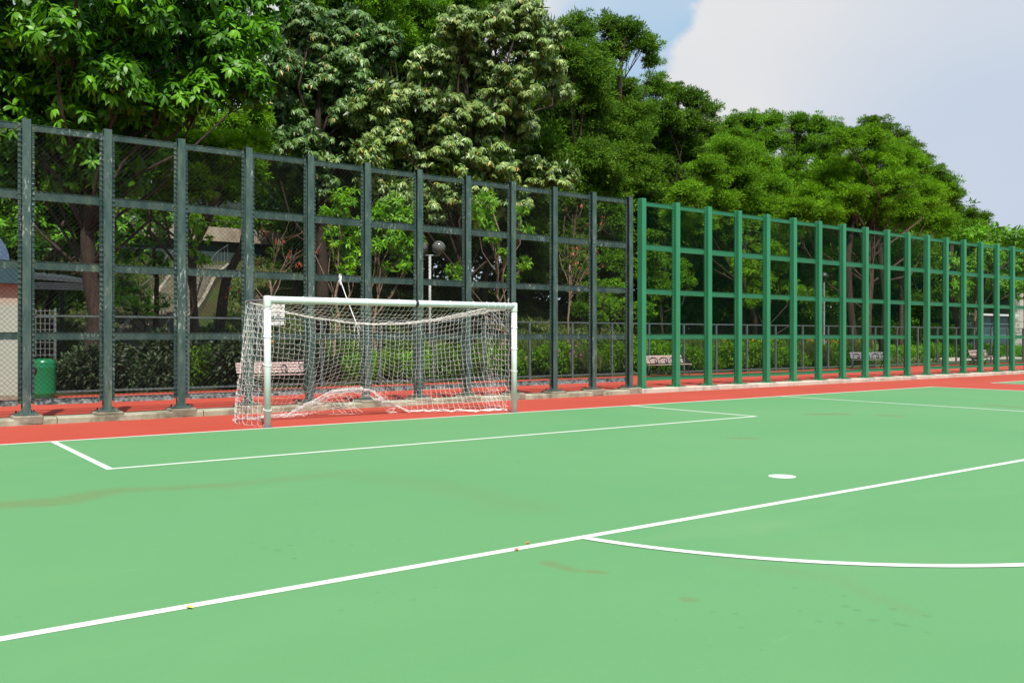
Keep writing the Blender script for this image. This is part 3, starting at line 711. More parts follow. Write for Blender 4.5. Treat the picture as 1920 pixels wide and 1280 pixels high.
def stairs():
    A = at(232, 640, 28.2); B = at(388, 490, 40.5); za = float(hill(A[0], A[1])) + .1; zb = 4.75
    t = thing('staircase', 'pale concrete steps climbing the green bank behind the dark fence', 'stairs', (A[0], A[1], 0), math.atan2(B[1] - A[1], B[0] - A[0]) - pi / 2)
    Ln = math.hypot(B[0] - A[0], B[1] - A[1]); n_ = 28; s = MB(); ux, uy = (B[0] - A[0]) / Ln, (B[1] - A[1]) / Ln
    zg = lambda y: float(hill(A[0] + ux * y, A[1] + uy * y))
    for k in range(n_):
        z1 = zg((k + 1) * Ln / n_) + .05; s.box(-.80, .80, k * Ln / n_, (k + 1) * Ln / n_ + .3, z1 - .7, z1)
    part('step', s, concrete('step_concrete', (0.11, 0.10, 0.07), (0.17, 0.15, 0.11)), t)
    for sx in (-.90, .90):
        q = MB(); Ys = np.linspace(0, Ln, 16); P = []
        for y in Ys: z = zg(y); P += [(sx - .09, y, z - .5), (sx + .09, y, z - .5), (sx + .09, y, z + .16), (sx - .09, y, z + .16)]
        f = [(0, 1, 2, 3), (63, 62, 61, 60)] + [(4 * a + b, 4 * a + 4 + b, 4 * a + 4 + (b + 1) % 4, 4 * a + (b + 1) % 4) for a in range(15) for b in range(4)]
        q.poly(P, f); part('stringer', q, m_plinth, t)
        h_ = MB(); h_.tube([(sx, y, zg(y) + 1.0) for y in Ys], .016, 6)
        for y in Ys: h_.tube([(sx, y, zg(y)), (sx, y, zg(y) + 1.0)], .012, 5)
        part('handrail', h_, m_steel, t)
stairs()
# right: teal notice shelter and tiled cream wall
def right_block():
    a = at(1842, 640, 31.5); b = at(1893, 640, 31.5)
    t = thing('shelter', 'dark teal glazed shelter with pale blue frames at the far right behind the fence', 'building', (a[0], a[1], 0)); W = b[0] - a[0]
    part('panel', MB().box(-3.2, W, 0, 2.2, .35, 2.9), simple('dark_teal_panel', (.03, .075, .08), .3, .3, 1), t)
    mf = simple('pale_blue_frame', (.30, .50, .55), .5)
    for z in (.4, 1.5, 2.35): part('frame_bar', MB().box(-3.2, W, -.06, -.005, z, z + .09), mf, t)
    for x in (-3.2, W * .35, W - .12): part('frame_bar', MB().box(x, x + .12, -.066, -.062 + .05, .3, 2.95), mf, t)
    part('roof', MB().box(-3.5, W + .4, -.5, 2.6, 2.96, 3.1), simple('white_roof', (.6, .62, .62), .5), t)
    a = at(1901, 640, 34); t = thing('tiled_wall', 'cream tiled wall with grey joints at the right edge behind the fence', 'wall', (a[0], a[1], 0))
    Mt = Mat('cream_tiles', .5); br = Mt.n('ShaderNodeTexBrick', offset=0); br.inputs['Color1'].default_value = (.50, .48, .40, 1); br.inputs['Color2'].default_value = (.46, .45, .38, 1); br.inputs['Mortar'].default_value = (.16, .18, .17, 1)
    br.inputs['Scale'].default_value = 1; br.inputs['Mortar Size'].default_value = .03; br.inputs['Brick Width'].default_value = .9; br.inputs['Row Height'].default_value = .9
    cb_ = Mt.n('ShaderNodeCombineXYZ'); sp_ = Mt.n('ShaderNodeSeparateXYZ'); Mt.l(Mt.geo.outputs['Position'], sp_.inputs[0]); Mt.l(sp_.outputs[0], cb_.inputs[0]); Mt.l(sp_.outputs[2], cb_.inputs[1]); Mt.l(cb_.outputs[0], br.inputs[0]); Mt.color(br.outputs[0])
    part('wall', MB().box(0, 14, 0, 5, 0, 5.2), Mt.m, t); part('coping', MB().box(-.1, 14.1, -.1, 5.1, 5.202, 5.4), m_kerb2, t)
    part('base', MB().box(-.05, 14, -.05, -.003, 0, .5), simple('grey_base', (.25, .25, .24), .8), t)
right_block()
# path and lawn on the right behind the low fence
def flat(name, m, pts):
    return tag(part(name, MB().poly(pts, [tuple(range(len(pts)))]), m), kind='structure')
def ribbon(name, m, x0, x1, y0, y1, dz):
    X = np.linspace(x0, x1, 60); b = MB(); P = []
    for x in X:
        for y in np.linspace(y0, y1, 4): P.append((x, y, float(hill(x, y)) + dz))
    b.poly(P, [(i * 4 + j, (i + 1) * 4 + j, (i + 1) * 4 + j + 1, i * 4 + j + 1) for i in range(59) for j in range(3)]); return tag(part(name, b, m), kind='structure')
ribbon('path', concrete('path_paving', (.42, .37, .30), (.54, .49, .42)), 41, 110, 25.9, 27.6, .05)
Ml = Mat('lawn_turf', .95, .1); Ml.color(Ml.mix(Ml.ramp(Ml.noise(2, 6, .7), [(.35, 0.0), (.65, 1.0)]), (.05, .10, .015), (.10, .17, .03))); Ml.bump(Ml.noise(40, 5, .7), 1, .05)
ribbon('lawn', Ml.m, 36, 110, 24.1, 25.85, .02)

# ------------------------------------------------------------------ foliage
SUNV = np.array(sdir)
TEMPLATES = {
    'broad': (np.array([[0, 0, 0], [.32, .5, -.02], [.32, -.5, -.02], [.70, .42, -.16], [.70, -.42, -.16], [1, 0, -.36]]), [(0, 2, 1), (1, 2, 4, 3), (3, 4, 5)]),
    'slim': (np.array([[0, 0, 0], [.45, .5, -.05], [.45, -.5, -.05], [1, 0, -.25]]), [(0, 2, 1), (1, 2, 3)]),
    'quad': (np.array([[0, .25, 0], [.5, -.5, .0], [1, -.1, 0], [.5, .5, 0]]), [(0, 1, 2, 3)]),
}
def norm(a): return a / np.maximum(np.linalg.norm(a, axis=-1, keepdims=True), 1e-9)
class Leaves:
    def __init__(s, rg): s.P = []; s.D = []; s.N = []; s.L = []; s.W = []; s.R = []; s.rg = rg
    def add(s, P, D, N, L, W, R):
        s.P.append(P); s.D.append(D); s.N.append(N); s.L.append(L); s.W.append(W); s.R.append(R)
    def mesh(s, name, mat, tmpl):
        P = np.concatenate(s.P); D = norm(np.concatenate(s.D)); N = np.concatenate(s.N)
        L_ = np.concatenate(s.L)[:, None, None]; W_ = np.concatenate(s.W)[:, None, None]; Rr = np.concatenate(s.R)
        N = norm(N - D * np.sum(N * D, 1, keepdims=True)); B = np.cross(N, D)
        tv, tf = TEMPLATES[tmpl]; nv = len(tv); n = len(P)
        V = P[:, None, :] + D[:, None, :] * tv[None, :, 0:1] * L_ + B[:, None, :] * tv[None, :, 1:2] * W_ + N[:, None, :] * tv[None, :, 2:3] * L_
        me = bpy.data.meshes.new(name); me.vertices.add(n * nv); me.vertices.foreach_set('co', V.astype(np.float32).ravel())
        idx = np.concatenate([np.array(f) for f in tf]); per = len(idx); nf = len(tf)
        li = (np.arange(n)[:, None] * nv + idx[None, :]).ravel(); me.loops.add(n * per); me.loops.foreach_set('vertex_index', li.astype(np.int32))
        lens = np.array([len(f) for f in tf]); st = np.concatenate([[0], np.cumsum(lens)[:-1]])
        me.polygons.add(n * nf); me.polygons.foreach_set('loop_start', (np.arange(n)[:, None] * per + st[None, :]).ravel().astype(np.int32))
        at_ = me.attributes.new('rnd', 'FLOAT', 'FACE'); at_.data.foreach_set('value', np.repeat(Rr, nf).astype(np.float32))
        me.materials.append(mat); me.update(calc_edges=True); return me
def sphere(rg, n, up=0.0):
    v = norm(rg.normal(size=(n, 3))); v[:, 2] += up; return norm(v)
def whorls(lv, rg, c, R, n, L_, W_, k=8, pale=0.5, squash=.8, droop=.55, fill=True, pads=0):
    """rosettes of drooping leaves over a lobe"""
    o = sphere(rg, n, .15); rad = R * rg.uniform(.62, 1.06, n)
    cen = c + o * rad[:, None] * np.array([1, 1, squash]); ax = norm(o * .8 + np.array([0, 0, .75]) + rg.normal(0, .2, (n, 3)))
    if pads:                                       # umbrella-like tiers: domed pads with shade between them
        npad = max(5, int(pads)); po = sphere(rg, npad, .1); pc = c + po * (R * rg.uniform(.6, 1.0, npad))[:, None] * np.array([1, 1, squash]); pi_ = rg.integers(0, npad, n); pr = R * rg.uniform(.20, .38, npad)[pi_]
        ang = rg.uniform(0, 2 * pi, n); rr = np.sqrt(rg.random(n)); off = np.stack([np.cos(ang) * rr * pr, np.sin(ang) * rr * pr, -.55 * rr ** 2 * pr + rg.normal(0, .04, n)], 1)
        cen = pc[pi_] + off; ax = norm(np.array([0, 0, 1.0]) + off / pr[:, None] * .7 + po[pi_] * .3 + rg.normal(0, .1, (n, 3)))
    e1 = norm(np.cross(ax, np.array([.31, .12, .9]))); e2 = np.cross(ax, e1)
    ph = (np.arange(k) / k * 2 * pi)[None, :] + rg.uniform(0, 6.3, (n, 1)) + rg.normal(0, .15, (n, k)); el = rg.uniform(-.15, .5, (n, k)) if pads else rg.uniform(.05, .75, (n, k))
    d = (np.cos(ph)[..., None] * e1[:, None] + np.sin(ph)[..., None] * e2[:, None]) * np.cos(el)[..., None] + ax[:, None] * np.sin(el)[..., None]
    d[..., 2] -= droop * (1.1 - el); d = norm(d); N = ax[:, None] + d * .1 + SUNV * .35 + rg.normal(0, .12, d.shape)
    ll = L_ * rg.uniform(.7, 1.1, (n, k)); tone = np.clip(rg.normal(pale, .2, (n, 1)) + rg.normal(0, .13, (n, k)), 0, .93)
    tone = np.where((rg.random((n, k)) < .02), .99, tone)
    P = cen[:, None] + d * .02
    P = np.broadcast_to(P, d.shape)
    lv.add(P.reshape(-1, 3), d.reshape(-1, 3), N.reshape(-1, 3), ll.ravel(), (ll * W_).ravel(), tone.ravel())
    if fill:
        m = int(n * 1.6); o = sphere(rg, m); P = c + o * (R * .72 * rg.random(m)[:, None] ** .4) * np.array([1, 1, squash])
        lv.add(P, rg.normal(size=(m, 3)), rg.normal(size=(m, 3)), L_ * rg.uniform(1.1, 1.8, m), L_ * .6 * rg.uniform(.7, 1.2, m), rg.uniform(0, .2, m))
def feather(lv, rg, c, R, dens=1.0, L_=.20, W_=.055, pale=.5, squash=.8):
    """billows of fine foliage: many small tufts spread over the lobe, each a loose spray of slim leaves"""
    npf = max(12, int(62 * dens)); o = sphere(rg, npf, .25); lump = 1 + .22 * np.sin(o[:, 0] * 4 + c[0]) * np.sin(o[:, 1] * 5 + c[2]) + .15 * np.sin(o[:, 2] * 7 + c[1])
    pc = c + o * (R * rg.uniform(.45, 1.02, npf) * lump)[:, None] * np.array([1.08, 1.08, squash]); pr = R * rg.uniform(.12, .30, npf)
    area = L_ * W_; tot = int(36 * R * R * dens / area); share = pr ** 2 / np.sum(pr ** 2); tone0 = rg.normal(pale, .14, npf)
    cnt = np.maximum(12, (tot * share).astype(int)); idx = np.repeat(np.arange(npf), cnt); m = len(idx)
    q = sphere(rg, m, .25); rr = pr[idx] * rg.uniform(.2, 1.0, m) ** .6 * rg.uniform(.8, 1.25, m)
    P = pc[idx] + q * rr[:, None] * np.array([1.35, 1.35, .62]); D = q * .7 + o[idx] * .5 + rg.normal(0, .6, (m, 3)) + np.array([0, 0, .1]); N = o[idx] * .55 + q * .3 + rg.normal(0, .42, (m, 3)) + SUNV * .55
    ll = L_ * rg.uniform(.6, 1.3, m); lv.add(P, D, N, ll, W_ * rg.uniform(.6, 1.3, m), np.clip(rg.normal(tone0[idx], .17), 0, 1))
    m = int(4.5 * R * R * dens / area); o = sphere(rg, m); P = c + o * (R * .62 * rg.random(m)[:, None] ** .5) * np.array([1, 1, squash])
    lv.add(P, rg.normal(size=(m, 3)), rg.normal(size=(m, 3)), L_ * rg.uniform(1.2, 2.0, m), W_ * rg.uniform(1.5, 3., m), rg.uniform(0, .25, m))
def wood_mesh(mb, rg, base, top, lobes, r0, limbs=True, lean=None):
    base = np.array(base, float); top = np.array(top, float); n = 9; pts = []
    off = rg.normal(0, .10, (n, 3)); off[0] = 0; off[:, 2] = 0
    for i in range(n):
        s_ = i / (n - 1); p = base * (1 - s_) + top * s_ + off[i] * (1 if i else 0)
        if lean is not None: p = p + np.array(lean) * sin(pi * s_)
        pts.append(p)
    rad = [r0 * (1.35 if i == 0 else 1 - .72 * i / (n - 1)) for i in range(n)]
    mb.tube(pts, rad, 10)
    if not limbs: return
    for c, R in lobes:
        c = np.array(c); s_ = np.clip((c[2] - base[2]) / max(top[2] - base[2], .1) * .75 - .12, .2, .95); k = int(s_ * (n - 1)); a = pts[k]
        if s_ < .32 and R > .3: continue
        mid = a * .5 + c * .5 + rg.normal(0, .12 * np.linalg.norm(c - a), 3) * np.array([1, 1, .4]); mid[2] -= .06 * np.linalg.norm(c - a)
        r1 = min(rad[k] * .55, .035 + .03 * R)
        mb.tube([a, a * .6 + mid * .4, mid, mid * .45 + c * .55, c], [r1, r1 * .85, r1 * .7, r1 * .5, r1 * .25], 6)
        for q in range(4):
            e = c + norm(rg.normal(size=3) + np.array([0, 0, .5])) * R * .8; mb.tube([mid * .4 + c * .6, (mid + c + e) / 3 + rg.normal(0, .05, 3), e], [r1 * .4, r1 * .28, r1 * .1], 4)
tree_id = [0]
def tree(name, label, kind, lobes, base_px, mat, barkm, r0=.18, Y=30, L_=.22, W_=.3, dens=1.0, pale=.5, group=None, nper=38, base=None, top=None, lean=None, limbs=True, spread=.9, squash=.8, droop=.55):
    tree_id[0] += 1; rg = np.random.default_rng(100 + tree_id[0])
    Lb = []
    for l in lobes:
        px, py, rp = l[:3]; y_ = Y + (l[3] if len(l) > 3 else rg.uniform(-spread, spread)); Lb.append((at(px, py, y_), metres(rp, px, y_)))
    if base is None:
        b = at(base_px, 640, Y); base = (b[0], b[1], float(hill(b[0], b[1])) - .05)
    base = np.array(base, float)
    if top is None:
        zz = sorted(l[0][2] for l in Lb); m = np.mean([l[0] for l in Lb], axis=0); top = (m[0] * .7 + base[0] * .3, m[1], zz[int(len(zz) * .8)])
    t = thing(name, label, 'tree', tuple(base), 0, group); lv = Leaves(rg)
    for c, R in Lb:
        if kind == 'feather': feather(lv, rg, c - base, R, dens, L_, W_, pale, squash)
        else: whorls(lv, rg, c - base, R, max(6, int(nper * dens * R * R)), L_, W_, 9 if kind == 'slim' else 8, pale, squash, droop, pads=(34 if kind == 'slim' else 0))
    mb = MB(); wood_mesh(mb, rg, (0, 0, 0), np.array(top) - base, [(c - base, R) for c, R in Lb], r0, limbs, lean)
    part('trunk', mb, barkm, t, True)
    link('crown', lv.mesh('crown', mat, {'feather': 'quad', 'broad': 'broad', 'slim': 'slim'}[kind]), t)
    return t, Lb

# near left broad-leaved tree
tree('broadleaf_tree', 'big dark tree with bright glossy drooping leaves filling the top left corner', 'broad',
     [(-70, 60, 110), (50, 130, 100, 1), (60, -10, 120), (170, 60, 110), (205, 160, 80, -1), (300, 90, 105), (330, -20, 110), (410, 70, 75, -1), (440, 140, 60, -1.4), (385, 175, 45, -1.4),
      (120, 200, 80, .8), (235, 225, 60), (475, 170, 38, -1.4), (175, 300, 52, -.6), (250, 330, 32, -.8), (265, 290, 36), (-20, 210, 85, 1), (40, 300, 50, 1.2), (480, 60, 45), (500, 10, 40), (330, 190, 50, -1.2), (120, 340, 32, 0), (100, 60, 70, -1.5), (260, 20, 70, -1.6), (0, 340, 50, 1.5), (200, 370, 30, -.2), (230, 160, 60, -1.6), (420, 0, 60, 0), (130, -190, 80, -2.5), (330, -190, 80, -2.2), (140, 230, 50, -1), (60, 250, 50, 0), (300, 240, 34, -.5)],  # two topmost forward lobes, out of view, added to shade trunk and bank
     178, m_leafA, m_bark2, .27, Y=25.2, L_=.29, W_=.34, nper=90, pale=.45, base=(*at(184, 738, 25.2)[:2], 0), top=at(140, 150, 25.4), droop=1.0, spread=.8)
m_dummy = None
# drooping pale-leaved trees
tree('whorled_tree', 'tall dull green tree with drooping leaf whorls, left of the paler one', 'slim',
     [(515, 110, 45), (585, 55, 55), (655, 45, 50), (705, 80, 45), (560, 140, 55), (640, 135, 60), (690, 150, 42), (535, 215, 50), (605, 205, 55), (660, 210, 45), (570, 265, 50), (505, 260, 38), (630, 285, 48), (590, 340, 42), (545, 330, 40), (480, 300, 40), (650, 350, 40), (730, 60, 25), (560, 30, 40), (600, 120, 60, 1.5), (640, 250, 60, 1.6)],
     600, m_leafB2, m_bark2, .26, Y=31, L_=.25, W_=.27, nper=260, pale=.45, droop=.95)
tree('whorled_tree', 'large pale tree with cream tipped drooping leaf whorls above the fence centre', 'slim',
     [(865, 55, 55), (930, 45, 50), (985, 85, 50), (815, 120, 50), (890, 120, 60), (955, 160, 55), (720, 175, 40), (765, 190, 50), (685, 205, 36), (820, 205, 55), (900, 220, 60), (970, 235, 48), (1030, 120, 35), (1045, 165, 34), (735, 255, 48), (690, 285, 38), (850, 290, 55), (930, 300, 50), (775, 310, 50), (1000, 320, 42), (1050, 325, 34), (985, 20, 45), (1030, 60, 36), (800, 260, 50, 1), (700, 330, 34), (880, 350, 44), (820, 370, 44), (960, 370, 40), (740, 360, 40), (900, 170, 70, 1.5), (860, 400, 40, 1)],
     870, m_leafB, m_bark2, .30, Y=29, L_=.24, W_=.28, nper=270, pale=.56, droop=.95)
# feathery trees, left to right
FE = [
 ('low yellow-green feathery tree under the big glossy tree', [(330, 275, 50), (395, 285, 50), (445, 280, 38), (360, 345, 46), (290, 310, 40), (420, 355, 42), (470, 330, 34), (470, 265, 36, 1), (430, 235, 34, 1.5), (480, 220, 30, 1.5), (300, 370, 36), (250, 300, 30)], 360, m_leafF, 27.5, .45, .14),
 ('tall bright feathery tree peeking out behind the two whorled trees', [(780, 35, 70), (840, 60, 50), (700, -5, 60), (760, 90, 45), (860, 0, 50), (720, 60, 45), (800, 110, 45), (620, 10, 50), (560, -5, 45), (660, -20, 50), (920, -10, 40), (980, -10, 40)], 760, m_leafC, 37, .5, .3),
 ('dark feathery tree directly right of the pale whorled tree', [(1085, 60, 42), (1065, 110, 45), (1100, 150, 42), (1110, 200, 50), (1070, 250, 50), (1110, 290, 52), (1060, 320, 50), (1130, 340, 48), (1050, 200, 50), (1090, 110, 35)], 1090, m_leafD, 34, .45, .2),
 ('tallest feathery tree standing against the sky with open gaps in its crown', [(1145, 55, 32), (1180, 60, 32), (1212, 85, 27), (1155, 95, 30), (1222, 115, 18), (1120, 100, 26), (1130, 140, 36), (1165, 180, 38), (1190, 215, 34), (1130, 225, 48), (1180, 260, 46), (1150, 300, 50), (1200, 320, 46), (1160, 350, 40)], 1160, m_leafD, 35, .55, .22),
 ('feathery tree stepping down the skyline right of the tallest one', [(1228, 162, 28), (1262, 178, 30), (1300, 188, 28), (1328, 208, 24), (1245, 210, 34), (1290, 228, 34), (1325, 245, 26), (1250, 265, 42), (1295, 290, 42), (1235, 320, 42), (1270, 345, 40), (1210, 240, 34)], 1260, m_leafD, 38, .5, .2),
 ('bright billowing feathery tree over the start of the green fence', [(1365, 280, 34), (1400, 290, 34), (1432, 322, 36), (1330, 318, 34), (1380, 340, 46), (1455, 350, 30), (1290, 362, 34), (1340, 380, 42), (1410, 385, 44), (1465, 385, 32), (1270, 400, 30), (1310, 420, 36), (1380, 430, 40)], 1395, m_leafC, 29.5, .6, .2),
 ('broad feathery tree forming the far ridge of the skyline', [(1375, 232, 22), (1410, 232, 28), (1450, 232, 28), (1495, 232, 26), (1535, 235, 26), (1565, 245, 24), (1440, 268, 40), (1500, 275, 42), (1555, 285, 36), (1480, 320, 42), (1540, 340, 38), (1385, 260, 26)], 1480, m_leafC, 40, .42, .24),
 ('large lime green feathery tree with low crooked limbs over the fence', [(1590, 262, 32), (1632, 262, 34), (1615, 310, 44), (1685, 295, 38), (1718, 318, 36), (1665, 345, 46), (1562, 325, 36), (1535, 365, 38), (1590, 375, 44), (1735, 365, 38), (1700, 395, 42), (1765, 415, 28), (1500, 395, 34), (1540, 405, 34), (1640, 395, 36), (1745, 410, 34), (1660, 290, 34), (1480, 420, 28)], 1625, m_leafF, 27, .5, .3),
 ('dark feathery treetop poking up behind the lime green tree', [(1632, 232, 20), (1655, 242, 24), (1685, 262, 24), (1705, 282, 22), (1728, 300, 18), (1680, 300, 30), (1720, 330, 26)], 1680, m_leafD, 39, .45, .2),
 ('small open feathery tree on the falling right skyline', [(1755, 325, 20), (1775, 342, 20), (1786, 362, 16), (1762, 372, 24), (1780, 395, 22), (1750, 400, 26)], 1765, m_leafD, 34, .45, .2),
 ('lowest feathery treetop at the right end of the skyline', [(1800, 398, 14), (1822, 400, 14), (1845, 408, 14), (1810, 418, 18), (1838, 425, 18), (1790, 430, 20)], 1815, m_leafD, 36, .5, .2),
]
for lab, lobes, bx, mt, Y_, pale, r0 in FE:
    tree('feathery_tree', lab, 'feather', lobes, bx, mt, m_bark2 if mt is not m_leafF else m_bark, r0, Y=Y_, L_=.15 if Y_ < 31 else .19, W_=.036 if Y_ < 31 else .046, dens=1.0, pale=pale, spread=1.0)
tree('broadleaf_tree', 'bright leafy tree at the right edge rising just above the green fence', 'broad',
     [(1800, 445, 22), (1832, 438, 22), (1868, 436, 24), (1905, 445, 28), (1940, 440, 30), (1850, 475, 30), (1900, 490, 36), (1820, 500, 26), (1940, 500, 36), (1870, 530, 28), (1915, 540, 26), (1800, 540, 24), (1780, 490, 22)],
     1830, m_leafE, m_bark2, .16, Y=26.3, L_=.25, W_=.34, nper=60, pale=.3, droop=.7)
# bright young trees behind the fence
tree('young_tree', 'young bright green tree behind the dark fence left of centre, leaves in arching sprays', 'broad', [(650, 372, 28), (632, 410, 28), (665, 430, 28), (640, 460, 26), (622, 445, 20), (668, 480, 20), (650, 505, 18), (612, 400, 14)], 628, m_leafE, m_bark3, .07, Y=26, L_=.21, W_=.28, nper=80, pale=.5, droop=.6, spread=.4)
tree('young_tree', 'young bright green tree behind the goal with thin reddish stem', 'broad', [(735, 385, 30), (762, 405, 28), (710, 410, 26), (740, 440, 28), (775, 450, 22), (708, 462, 20), (750, 475, 22), (722, 500, 16), (760, 500, 14)], 697, m_leafE, m_bark3, .06, Y=26.4, L_=.21, W_=.28, nper=80, pale=.42, droop=.6, spread=.4)
tree('young_tree', 'young bright green tree behind the right goal post with sparse outer sprays', 'broad', [(915, 378, 24), (905, 410, 26), (890, 395, 18), (975, 400, 18), (925, 440, 18), (985, 430, 16), (980, 490, 20), (850, 505, 16), (866, 520, 14), (960, 520, 14), (945, 475, 14)], 948, m_leafE, m_bark3, .07, Y=26, L_=.21, W_=.28, nper=80, pale=.5, droop=.6, spread=.4)
tree('young_tree', 'small bright tree with round leaves left of the leaning black trunk', 'broad', [(368, 420, 18), (378, 445, 20), (362, 470, 20), (384, 485, 14), (345, 440, 14)], 352, m_leafE, m_bark2, .05, Y=26.2, L_=.17, W_=.45, nper=60, pale=.45, droop=.5, spread=.3)
tree('young_tree', 'low dark green tree with fine leaves in front of the steps', 'broad', [(235, 535, 26), (262, 550, 26), (285, 575, 20), (225, 560, 20), (250, 580, 18), (310, 560, 14)], 265, m_leafA, m_bark2, .05, Y=27.5, L_=.13, W_=.45, nper=110, pale=.7, droop=.4, spread=.4)
tree('young_tree', 'shaded leafy tree hanging over the middle of the steps', 'broad', [(250, 470, 34), (290, 440, 36), (225, 430, 36), (300, 490, 26), (270, 400, 40), (320, 400, 34), (240, 500, 22)], 300, m_leafA, m_bark2, .10, Y=30.5, L_=.18, W_=.38, nper=60, pale=.35, droop=.5, spread=.6)
tree('young_tree', 'dark leafy tree on the bank right of the leaning black trunk', 'broad', [(470, 400, 34), (530, 390, 36), (500, 370, 36), (575, 420, 32), (600, 370, 36), (545, 360, 34)], 560, m_leafA, m_bark2, .12, Y=33, L_=.22, W_=.34, nper=50, pale=.25, droop=.6, spread=.8)
tree('young_tree', 'shaded tree between the two leftmost posts behind the canopy', 'broad', [(20, 430, 40), (70, 470, 30), (110, 440, 26), (60, 400, 30), (150, 560, 30), (110, 575, 28), (200, 460, 30), (230, 420, 40)], 90, m_leafA, m_bark2, .12, Y=31, L_=.20, W_=.38, nper=50, pale=.6, droop=.5, spread=.8)

tree('young_tree', 'low bright feathery tree filling the fourth and fifth green fence bays', 'feather', [(1400, 500, 26), (1425, 530, 28), (1455, 500, 24), (1410, 560, 22), (1475, 545, 24), (1505, 570, 20), (1440, 470, 24)], 1440, m_leafF, m_bark2, .08, Y=27.5, L_=.14, W_=.036, dens=.8, pale=.4, spread=.4)
tree('young_tree', 'low feathery tree in the first green fence bays behind the bench', 'feather', [(1215, 520, 24), (1240, 545, 26), (1265, 500, 24), (1230, 480, 22), (1210, 580, 20), (1290, 530, 18)], 1240, m_leafC, m_bark2, .08, Y=28.5, L_=.14, W_=.036, dens=.7, pale=.3, spread=.4)
tree('young_tree', 'leafy young tree between the last two dark fence bays', 'feather', [(1110, 545, 24), (1135, 570, 24), (1090, 580, 20), (1150, 540, 22), (1170, 575, 18), (1120, 600, 20)], 1125, m_leafC, m_bark2, .07, Y=27, L_=.13, W_=.036, dens=.8, pale=.4, spread=.4)
# bare saplings with a few withered leaves
def sapling(label, base, topc, Y, h_lo, seed, n_br, redn):
    rg = np.random.default_rng(seed); b = at(*base, Y); b[2] = float(hill(b[0], b[1])) - .02; tp = at(*topc, Y)
    t = thing('bare_sapling', label, 'tree', tuple(b)); mb = MB(); tips = []
    H = tp[2] - b[2]; n = 10
    tr = [np.array([rg.normal(0, .035) * (i > 0), 0, H * .62 * i / n]) + np.array([(tp[0] - b[0]) * .6 * i / n, 0, 0]) for i in range(n + 1)]
    mb.tube(tr, [.05 * (1 - .5 * i / n) for i in range(n + 1)], 8)
    def br(p, d, Ln, r, lvl):
        d = norm(d); pts = [p]; q = p.copy()
        for i in range(5): q = q + d * Ln / 5; d = norm(d + rg.normal(0, .13, 3) + np.array([0, 0, .05])); pts.append(q.copy())
        mb.tube(pts, [r * (1 - .6 * i / 5) for i in range(6)], 5)
        if lvl > 0:
            for k in range(3): br(pts[2 + k], d + rg.normal(0, .55, 3), Ln * rg.uniform(.5, .8), r * .5, lvl - 1)
        else: tips.extend([pts[-1], pts[3]])
    for k in range(n_br):
        i = int(n * (h_lo + (1 - h_lo) * (k / max(1, n_br - 1)))); a = rg.uniform(0, 2 * pi); br(tr[i], np.array([cos(a) * .55, sin(a) * .55, .9]), H * .26, .02, 2)
    part('trunk', mb, m_bark3, t, True)
    T = np.array(tips); T = T[rg.choice(len(T), min(redn, len(T)), False)]; m = 3
    P = np.repeat(T, m, 0); lv = Leaves(rg); D = rg.normal(0, .5, (len(P), 3)) + np.array([0, 0, -1.0]); lv.add(P, D, rg.normal(size=(len(P), 3)), rg.uniform(.10, .20, len(P)), rg.uniform(.03, .06, len(P)), rg.random(len(P)))
    link('leaf', lv.mesh('leaf', m_redleaf, 'slim'), t)
sapling('leafless pink-stemmed sapling with a few red leaves behind the left end of the goal', (510, 640), (502, 405), 25.8, .62, 5, 6, 26)
sapling('taller leafless sapling with pale trunk behind the last dark fence bays', (1060, 640), (1078, 372), 26.2, .60, 9, 8, 24)
# leaning black trunk
def bole(label, px, Y, r, m, name='tree_trunk'):
    pts = [at(x, y, Y + dy) for x, y, dy in px]; o = pts[0].copy(); t = thing(name, label, 'tree', tuple(o)); part('trunk', MB().tube([p - o for p in pts], [r * (1 - .5 * i / (len(pts) - 1)) for i in range(len(pts))], 10), m, t, True)
bole('leaning black trunk curving up across the olive bank', [(404, 632, 0), (414, 600, 0), (418, 560, .1), (424, 525, .2), (438, 495, .3), (455, 460, .5), (470, 380, .8), (490, 300, 1.2)], 29, .19, m_bark2)
bole('crooked trunk behind the green fence forking under the billowing tree', [(1412, 660, 0), (1415, 600, 0), (1398, 540, 0), (1388, 500, .2), (1402, 440, .3), (1420, 400, .5)], 29, .16, m_bark)
bole('pale slim trunk behind the rightmost bench', [(1832, 668, 0), (1833, 640, 0), (1828, 600, 0), (1835, 540, 0), (1830, 470, .2)], 27, .17, m_bark3)
bole('thick dark trunk rising behind the grey bench', [(1658, 690, 0), (1656, 640, 0), (1660, 560, 0), (1650, 480, .2), (1640, 400, .4)], 26.5, .26, m_bark2)
bole('second dark trunk left of the grey bench', [(1603, 700, 0), (1600, 640, 0), (1592, 560, 0), (1590, 480, .2), (1600, 400, .4)], 26.5, .24, m_bark2)
bole('reddish trunk seen through the fence gateway', [(1688, 690, 0), (1689, 640, 0), (1690, 560, 0), (1684, 470, .2)], 28.5, .16, m_bark)
bole('slanting dark trunk right of the fence gateway', [(1806, 660, 0), (1800, 620, 0), (1788, 580, 0), (1780, 520, .2), (1785, 460, .4)], 28, .22, m_bark2)

